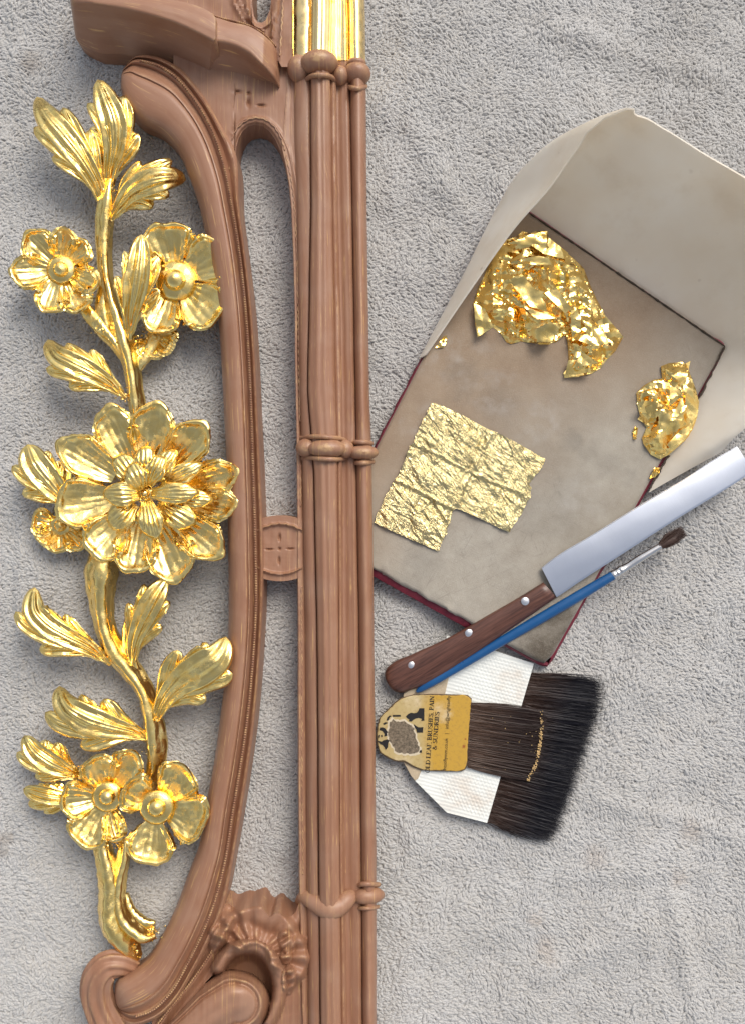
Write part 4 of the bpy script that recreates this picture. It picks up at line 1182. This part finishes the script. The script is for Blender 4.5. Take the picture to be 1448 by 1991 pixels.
def hairs(name, roots, tips, mat, parent, w0=1.5, w1=.35, segs=4, seed=0, curve=2.0, hup=1.5, body=None):
    """many separate hairs: flat tapering blades from root to tip (photo x, y, h), joined into one part"""
    rs = np.random.RandomState(seed); n = len(roots)
    t = np.linspace(0, 1, segs + 1)
    A, B = np.asarray(roots, float), np.asarray(tips, float)
    d = B[:, :2] - A[:, :2]; d /= np.linalg.norm(d, axis=1, keepdims=True) + 1e-9
    nrm = np.stack([-d[:, 1], d[:, 0]], 1)
    c1 = rs.normal(0, curve, n); c2 = rs.normal(0, hup, n); roll = rs.uniform(-1.2, 1.2, n)
    V = np.zeros((n, segs + 1, 2, 3))
    for k, tt in enumerate(t):
        p = A * (1 - tt) + B * tt
        p[:, :2] += nrm * (c1 * math.sin(tt * math.pi) + c1 * tt * .5)[:, None]; p[:, 2] += c2 * math.sin(tt * math.pi * .8)
        w = w0 * (1 - tt ** 1.5) + w1 * tt ** 1.5
        off = np.column_stack([nrm * (np.cos(roll) * w / 2)[:, None], np.sin(roll) * w / 2])
        V[:, k, 0] = p + off; V[:, k, 1] = p - off
    Vw = W(V.reshape(-1, 3)); F = []
    for i in range(n):
        b = i * (segs + 1) * 2
        for k in range(segs):
            F.append((b + 2 * k, b + 2 * k + 1, b + 2 * k + 3, b + 2 * k + 2))
    if body is not None:
        bv, bf = body; F += [tuple(q + len(Vw) for q in f) for f in bf]; Vw = np.concatenate([Vw, bv])
    o = mk(name, Vw, F, mat, parent)
    tag(o, kind='stuff'); return o

def hair_mat(name, base, tip, gdir, r0, r1, rough=.5):
    """real colour change of the hair from root to tip"""
    g = M(name); v = g.pos()
    a0, a1 = W((*r0, 20)), W((*r1, 20)); d = a1 - a0; L2 = float((d ** 2).sum())
    dp = g.n('VectorMath', operation='DOT_PRODUCT'); g.set(dp.inputs[0], v); dp.inputs[1].default_value = tuple(d / L2)
    f = g.math('SUBTRACT', dp.outputs['Value'], float((a0 * d).sum() / L2))
    al = g.noise(g.mapv(v, (60, 900, 200), (0, 0, gdir)), 1.0, 3, .6)
    f = g.math('ADD', f, g.math('MULTIPLY', g.math('SUBTRACT', al, .5), .5))
    c = g.mix(g.ramp(f, [(.1, 0), (.62, 1)]), base, tip)
    c = g.mix(g.math('MULTIPLY', g.ramp(al, [(.55, 0), (.75, .7)]), g.ramp(f, [(.3, 1), (.8, .15)])), c, tuple(min(1, x * 2.0 + .01) for x in base))
    g.p(Base_Color=c, Roughness=rough, Specular_IOR_Level=.35)
    return g.m
rs = np.random.RandomState(3)
ax = np.array([1283, 1062.]); tip = np.array([1330, 1033.]); dd = (tip - ax) / np.hypot(*(tip - ax)); nn = np.array([-dd[1], dd[0]])
rt, tp = [], []
for i in range(700):
    a = rs.uniform(0, 6.283); r = math.sqrt(rs.rand())
    rt.append((*(ax + nn * math.cos(a) * r * 5.5 - dd * 2), 58 + math.sin(a) * r * 5.5))
    l = rs.uniform(.72, 1.02) * np.hypot(*(tip - ax))
    tp.append((*(ax + dd * l + nn * (math.cos(a) * r * 11.5 - 1)), 57 + math.sin(a) * r * 8))
hb = hair_mat('soft_brown_hair', (.055, .030, .022), (.06, .035, .028), 0.0, (1283, 1062), (1330, 1033))
hairs('bristles', rt, tp, hb, PB, 1.4, .4, 4, 5, 2.5, 1.5, body=tube('b', [(1280,1064,58,5.4),(1296,1054,58,8),(1308,1047,58,8),(1318,1040,58,4)], None, sides=12, n=14, ret=True))

# ------------------------------------------------------------------ two gilder's tip brushes
T2 = empty('tip_brush', (960, 1440, 6), "wide gilder's tip brush with dark fanned hair and white embossed card, lying underneath", 'gilding brush', "gilder's tip brushes")
T1 = empty('tip_brush', (830, 1430, 12), "worn yellow card gilder's tip brush with printed lettering and straight brown hair, on top", 'gilding brush', "gilder's tip brushes")
def card_white():
    g = M('white_embossed_card'); v = g.pos()
    c = g.mix(g.math('MULTIPLY', g.spots([(890, 1540, 60), (925, 1550, 50), (985, 1330, 50)]), g.ramp(g.noise(v, 120, 4), [(.35, .1), (.65, .5)])), (.80, .81, .76), (.56, .42, .30))
    g.p(Base_Color=c, Roughness=.55, Normal=g.bump(g.noise(v, 300, 3), .05, .0004))
    return g.m
# card body on a grid with rows of pressed pips
u0, u1 = np.array([1037, 1290.]), np.array([946, 1600.])
l0, l1 = np.array([868, 1236.]), np.array([806, 1518.])
nu, nv = 110, 190
U, Vv = np.meshgrid(np.linspace(0, 1, nu), np.linspace(0, 1, nv))
lf = l0 + (l1 - l0) * np.clip(Vv / .86, 0, 1)[..., None] + (np.array([868, 1580.]) - l1) * np.clip((Vv - .86) / .14, 0, 1)[..., None]
rg = u0 + (u1 - u0) * Vv[..., None]
XY = lf * (1 - U[..., None]) + rg * U[..., None]
X, Y = XY[..., 0], XY[..., 1]
ca, sa = math.cos(-.285), math.sin(-.285)
rx, ry = X * ca - Y * sa, X * sa + Y * ca
pip = np.maximum(0, np.cos(rx * 2 * math.pi / 8.0 + math.pi * (np.floor(ry / 4.6) % 2))) * np.maximum(0, np.sin((ry / 4.6 % 1) * math.pi)) 
mask = np.clip(inpoly(X, Y, [(900,1330),(940,1268),(1032,1300),(1005,1390),(960,1372),(880,1340)]) * 1.0 + inpoly(X, Y, [(850,1500),(972,1508),(945,1592),(890,1570),(856,1540)]) * 1.0, 0, 1)
H = 19 + .9 * pip * (.15 + .85 * mask) * sstep(1.0, .95, U) + .35 * np.sin(ry * .9 + .03 * rx) + .8 * wob(X, Y, 81, 140)
solid('embossed_card', np.stack([X, Y, H], -1), card_white(), T2, th=4.0, angle=60)
tan = simple('tan_stained_card', (.50, .40, .27), .7, 0, .35, 300, .3, 900)
plate('backing_card', [(784,1349),(800,1338),(830,1326),(868,1312),(872,1316),(862,1360),(830,1470),(812,1514),(806,1518),(798,1508),(786,1486),(776,1470)], lambda x, y: 21.5 + 0 * x, 2.6, tan, T2)
rt, tp = [], []
E0, E1 = np.array([1037, 1292.]), np.array([947, 1598.])
F0 = spline([(1170, 1326), (1166, 1368), (1150, 1420), (1133, 1468), (1118, 1515), (1102, 1562), (1088, 1600), (1066, 1636)], 200)
body_a, body_b = [], []
nh = 8000
for i in range(nh):
    s = rs.rand(); 
    s = .5 + (s - .5) * (1 if rs.rand() < .8 else 1.03)
    a = E0 + (E1 - E0) * (s * .92 + .075) + np.array([-6, -2])
    q = F0[int(np.clip(s, 0, .999) * 199)]
    d = q - a; l = rs.normal(.95, .055) if rs.rand() < .8 else rs.uniform(.6, .95)
    b = a + d * min(l, 1.06) + rs.normal(0, 5, 2)
    z = rs.rand()
    rt.append((*a, 10 + z * 4)); tp.append((*b, 9 + z * 10))
hd = hair_mat('dark_squirrel_hair', (.045, .024, .017), (.009, .0085, .014), -.285, (1000, 1430), (1130, 1468))
def hair_body(a0, a1, b0, b1, h0, h1):
    u = np.linspace(0, 1, 12)[:, None]; v = np.linspace(0, 1, 8)[None]
    A = np.array(a0, float) * (1 - u) + np.array(a1, float) * u; B = np.array(b0, float) * (1 - u) + np.array(b1, float) * u
    P = A[:, None] * (1 - v[..., None]) + B[:, None] * v[..., None]
    H = h0 + (h1 - h0) * v + 0 * u - 3 * np.abs(2 * u - 1) ** 6
    return W(np.concatenate([P[..., :2], H[..., None]], -1)).reshape(-1, 3), quads(12, 8)
hairs('bristles', rt, tp, hd, T2, 1.35, .2, 4, 9, 3.5, 2.0, body=hair_body((1030, 1316), (956, 1578), (1120, 1342), (1046, 1590), 12, 10))

# front brush: yellow printed card
def yellow():
    g = M('yellow_printed_card'); v = g.pos()
    sep = g.n('SeparateXYZ'); g.set(sep.inputs[0], v)
    mr = g.n('MapRange'); g.set(mr.inputs[0], g.math('ADD', sep.outputs[0], g.math('MULTIPLY', g.noise(v, 90, 3), .008)))
    mr.inputs[1].default_value = (812 - 724) * S + .004; mr.inputs[2].default_value = (842 - 724) * S + .004
    c = g.mix(mr.outputs[0], (.50, .38, .17), (.53, .31, .045))
    c = g.mix(g.math('MULTIPLY', g.spots([(856, 1378, 26), (780, 1478, 24), (800, 1360, 24)]), g.ramp(g.noise(v, 180, 4), [(.35, .2), (.65, .8)])), c, (.70, .58, .38))
    c = g.mix(g.ramp(g.noise(v, 420, 4, .7), [(.5, 0), (.72, .5)]), c, (.30, .17, .05))
    c = g.mix(g.spots([(898, 1444, 5), (901, 1430, 2.5)]), c, (.30, .09, .02))
    g.p(Base_Color=c, Roughness=.35, Normal=g.bump(g.noise(v, 150, 3), .1, .0008))
    return g.m
CARD = [(731,1426),(733,1410),(737,1396),(752,1380),(766,1366),(778,1357),(803,1350),(840,1349),(880,1350),(908,1351),(916,1358),(916,1380),(913,1420),(910,1460),(908,1488),(904,1496),(896,1500),(860,1500),(819,1498),(800,1490),(786,1482),(766,1480),(750,1472),(738,1464),(732,1446)]
edge = simple('dirty_card_edge', (.115, .075, .04), .85, 0, .4, 500)
CH = 27.0
plate('card_edge', CARD, lambda x, y: CH - .5 + 0 * x, 5.5, edge, T1, 1.5)
inn = []
cc = np.mean(CARD, 0)
O = np.array(CARD, float); dd_ = np.roll(O, -1, 0) - np.roll(O, 1, 0); nn_ = np.stack([dd_[:, 1], -dd_[:, 0]], 1); nn_ /= np.linalg.norm(nn_, axis=1, keepdims=True)
if ((O - cc) * nn_).sum() < 0: nn_ = -nn_
I = O - nn_ * 2.6
k = spline(np.concatenate([I, I[:1]]), 130)[:-1]; k = k + (.7 * wob(k[:, 0], k[:, 1], 85, 12))[:, None]
card = plate('printed_card', k, lambda x, y: CH + .4 + 0 * x, 2.0, yellow(), T1, .8)
ink = simple('black_ink', (.012, .010, .009), .5, 0, .1)
PRH = CH + .75
# torn, rubbed bare patch
patch = [(757,1405),(764,1400),(775,1404),(784,1402),(793,1408),(802,1413),(806,1424),(808,1436),(812,1448),(814,1458),(808,1464),(796,1465),(782,1464),(770,1462),(764,1452),(758,1442),(754,1430),(756,1418)]
pk = spline(patch + patch[:1], 70)[:-1]; pk = pk + np.stack([1.8 * wob(pk[:, 0], pk[:, 1], 86, 10), 1.8 * wob(pk[:, 0], pk[:, 1], 87, 10)], 1)
cen = pk.mean(0)
g = M('rubbed_bare_card'); v = g.pos()
nz = g.noise(v, 700, 4, .7)
g.p(Base_Color=g.ramp(nz, [(.35, (.09, .07, .048)), (.65, (.25, .195, .135))]), Roughness=.95, Normal=g.bump(nz, .5, .0008))
BARE = g.m
halo = simple('torn_paper', (.62, .53, .38), .9, 0, .15, 500)
plate('torn_paper_rim', cen + (pk - cen) * 1.13, lambda x, y: PRH - .25 + 0 * x, .5, halo, T1, .2)
plate('worn_patch', pk, lambda x, y: PRH + .1 + 0 * x, .5, BARE, T1, .2)
def printpoly(name, polys):
    V, F = [], []
    for pl in polys:
        b = len(V)
        V += [tuple(w) for w in W(np.array([(x, y, PRH + .35) for x, y in pl], float))]
        tri = geometry.tessellate_polygon([[Vector((x, y, 0)) for x, y in pl]])
        F += [tuple(b + i for i in t) for t in tri]
    return mk(name, np.array(V), F, ink, T1, smooth=False)
def z4(x, y): return (720 + x / 6.033, 1330 + y / 6.033)
logo = [[(258,362),(350,362),(352,382),(260,384)], [(184,428),(196,392),(222,368),(246,374),(222,394),(208,428)], [(146,462),(176,446),(206,456),(178,470),(154,480)],
        [(412,378),(440,352),(470,336),(510,342),(540,336),(560,312),(570,284),(628,284),(628,430),(590,432),(600,408),(560,398),(530,404),(500,420),(478,440),(448,438),(452,414),(424,400)],
        [(504,468),(530,490),(560,508),(616,506),(612,570),(540,570),(536,536),(516,510)], [(574,780),(600,772),(598,806),(570,806)],
        [(100,540),(112,510),(140,508),(170,520),(204,566),(190,576),(196,606),(160,616),(162,584),(140,552)],
        [(80,664),(130,676),(150,660),(196,648),(222,664),(206,690),(204,740),(176,774),(164,744),(140,716),(110,704)],
        [(120,600),(136,596),(140,616),(124,622)], [(88,604),(108,592),(100,630),(92,634)]]
printpoly('printed_emblem', [[z4(*p) for p in pl] for pl in logo])
# serif capitals drawn as strokes
def arc(cx, cy, rx, ry, a0, a1, n=9): return [(cx + rx * math.cos(R(a0 + (a1 - a0) * i / n)), cy + ry * math.sin(R(a0 + (a1 - a0) * i / n))) for i in range(n + 1)]
K, t_ = .16, .06
def sr(x, y, w=.2): return ([(x - w, y), (x + w, y)], t_)
GL = {
 'O': (.84, [(arc(.42, .5, .36, .49, 0, 360, 20), .11)]), 'L': (.62, [([(.16, 0), (.16, 1)], K), sr(.16, .97), ([(0, .03), (.58, .03)], t_), ([(.57, .0), (.57, .25)], t_)]),
 'D': (.82, [([(.17, 0), (.17, 1)], K), ([(0, .97), (.38, .97)] + arc(.36, .5, .4, .47, 90, -90, 12) + [(0, .03)], .1)]),
 'E': (.64, [([(.17, 0), (.17, 1)], K), ([(0, .97), (.56, .97)], t_), ([(.56, 1), (.56, .78)], t_), ([(.17, .51), (.44, .51)], t_), ([(0, .03), (.6, .03)], t_), ([(.6, 0), (.6, .24)], t_)]),
 'F': (.6, [([(.17, 0), (.17, 1)], K), ([(0, .97), (.56, .97)], t_), ([(.56, 1), (.56, .76)], t_), ([(.17, .51), (.44, .51)], t_), sr(.17, .03)]),
 'A': (.78, [([(.12, 0), (.39, 1)], t_), ([(.37, 1), (.66, 0)], K), ([(.2, .34), (.54, .34)], t_), sr(.12, .03, .13), sr(.66, .03, .14)]),
 'B': (.68, [([(.17, 0), (.17, 1)], K), ([(0, .97), (.3, .97)] + arc(.3, .75, .24, .22, 90, -90) + [(.17, .53)], .09), ([(.3, .51)] + arc(.32, .27, .28, .24, 90, -90) + [(0, .03)], .1)]),
 'R': (.72, [([(.17, 0), (.17, 1)], K), ([(0, .97), (.3, .97)] + arc(.3, .74, .26, .23, 90, -90) + [(.17, .51)], .09), ([(.32, .5), (.66, .02)], .14), sr(.17, .03)]),
 'U': (.78, [([(.15, 1), (.15, .32)] + arc(.39, .3, .24, .28, 180, 270), .14), (arc(.39, .3, .24, .28, 270, 360) + [(.63, 1)], t_), sr(.15, .97, .16), sr(.63, .97, .13)]),
 'S': (.54, [(arc(.27, .74, .2, .23, 30, 250), .1), (arc(.25, .27, .22, .25, 80, -150), .12), ([(.2, .53), (.34, .46)], .14)]),
 'H': (.84, [([(.17, 0), (.17, 1)], K), ([(.66, 0), (.66, 1)], K), ([(.17, .51), (.66, .51)], t_), sr(.17, .97), sr(.66, .97), sr(.17, .03), sr(.66, .03)]),
 'P': (.62, [([(.17, 0), (.17, 1)], K), ([(0, .97), (.3, .97)] + arc(.3, .71, .26, .26, 90, -90) + [(.17, .45)], .09), sr(.17, .03)]),
 'I': (.34, [([(.17, 0), (.17, 1)], K), sr(.17, .97), sr(.17, .03)]), 'N': (.82, [([(.14, 0), (.14, 1)], t_), ([(.14, .98), (.66, .02)], K), ([(.66, 0), (.66, 1)], t_), sr(.12, .97, .12), sr(.66, .97, .13), sr(.14, .03, .13)]),
 '&': (.82, [([(.74, .5), (.5, .12), (.3, .02), (.12, .12), (.12, .32), (.36, .56), (.46, .76), (.36, .96), (.22, .86), (.24, .66), (.72, .03)], .1)]), ',': (.26, [([(.12, .08), (.1, -.14)], .12)]), ' ': (.3, [])}
def stroke(pts, w):
    P = np.array(pts, float); d = np.gradient(P, axis=0) if len(P) > 2 else np.repeat((P[1:] - P[:1]), 2, 0)
    d /= np.linalg.norm(d, axis=1, keepdims=True) + 1e-9; nn = np.stack([-d[:, 1], d[:, 0]], 1) * w / 2
    return [[tuple(P[i] + nn[i]), tuple(P[i + 1] + nn[i + 1]), tuple(P[i + 1] - nn[i + 1]), tuple(P[i] - nn[i])] for i in range(len(P) - 1)]
def serif_line(name, text, p0, p1, cap):
    total = sum(GL[c][0] for c in text); a = np.array(p0, float); b = np.array(p1, float)
    L = np.hypot(*(b - a)); d = (b - a) / L; up = np.array([d[1], -d[0]]); k = L / total; x = 0; V = []; F = []
    for c in text:
        w, ss = GL[c]
        for q, (pts, sw) in enumerate(ss):
            for quad in stroke(pts, sw * 1.15):
                bI = len(V)
                for gx, gy in quad:
                    p = a + d * (x + gx) * k + up * gy * cap
                    V.append(W((p[0], p[1], PRH + .3 + .02 * (q % 4) + .004 * len(F) % .03)))
                F.append((bI, bI + 1, bI + 2, bI + 3))
        x += w
    return mk(name, np.array(V), F, ink, T1, smooth=False)
serif_line('lettering', 'OLD LEAF, BRUSHES, PAIN', (834, 1503), (843.5, 1353), 8.2)
serif_line('lettering', '& SUNDRIES', (847.5, 1459), (853.5, 1384), 8.0)
def sans_line(name, text, p0, p1):
    cu = bpy.data.curves.new('t', 'FONT'); cu.body = text; cu.size = 1.0; cu.resolution_u = 3
    ob = bpy.data.objects.new('t', cu); COL.objects.link(ob)
    dg = bpy.context.evaluated_depsgraph_get()
    me = ob.evaluated_get(dg).to_mesh()
    co = np.array([v.co[:] for v in me.vertices]); F = [tuple(p.vertices) for p in me.polygons]
    ob.evaluated_get(dg).to_mesh_clear(); bpy.data.objects.remove(ob); bpy.data.curves.remove(cu)
    a = np.array(p0, float); b = np.array(p1, float); L = np.hypot(*(b - a)); d = (b - a) / L; up = np.array([d[1], -d[0]])
    k = L / co[:, 0].max()
    P = a + np.outer(co[:, 0] * k, d) + np.outer(co[:, 1] * k, up)
    return mk(name, W(np.column_stack([P, np.full(len(P), PRH + .35)])), F, ink, T1, smooth=False)
sans_line('lettering', 'htsoflymm.co.uk   |   info@wrightsofly', (866.5, 1497), (874.5, 1353))
# straight hair of the front brush
rt, tp = [], []
F1 = spline([(1054, 1384), (1056, 1400), (1053, 1430), (1050, 1455), (1046, 1480), (1038, 1500), (1028, 1516)], 100)
for i in range(3600):
    s = rs.rand()
    a = np.array([912 - 4 * s, 1366 + 126 * s]); q = F1[int(s * 99)]
    l = rs.normal(.985, .025) if rs.rand() < .85 else rs.uniform(.5, .97)
    b = a + (q - a) * l + rs.normal(0, 2.0, 2); z = rs.rand()
    rt.append((*a, 22 + z * 5)); tp.append((*b, 19 + z * 8))
hd1 = hair_mat('brown_squirrel_hair', (.085, .05, .034), (.03, .016, .013), 0.0, (915, 1430), (1055, 1440))
hairs('bristles', rt, tp, hd1, T1, 1.5, .4, 4, 12, 2.0, 1.5, body=hair_body((914, 1368), (910, 1490), (1040, 1390), (1014, 1506), 22, 19))
# specks of gold caught on the hair tips
parts = []
for i in range(150):
    q = F1[int(np.clip(rs.normal(.5, .3), 0, .99) * 99)]; s = rs.uniform(.7, 1.9)
    if i % 6 == 0: q = np.array([rs.uniform(940, 1050), rs.uniform(1380, 1500)]); s *= .6
    p = (q[0] - rs.rand() * 6, q[1] + rs.normal(0, 1.5), 27.5 + rs.rand() * 1.5)
    parts.append(ball(p, s, s * rs.uniform(.6, 1.6), s * .4, 5, 3))
V, F = join(parts)
tag(mk('gold_specks', V, F, simple('gold_dust', (.75, .5, .22), .4, .6), T1, smooth=False), kind='stuff')
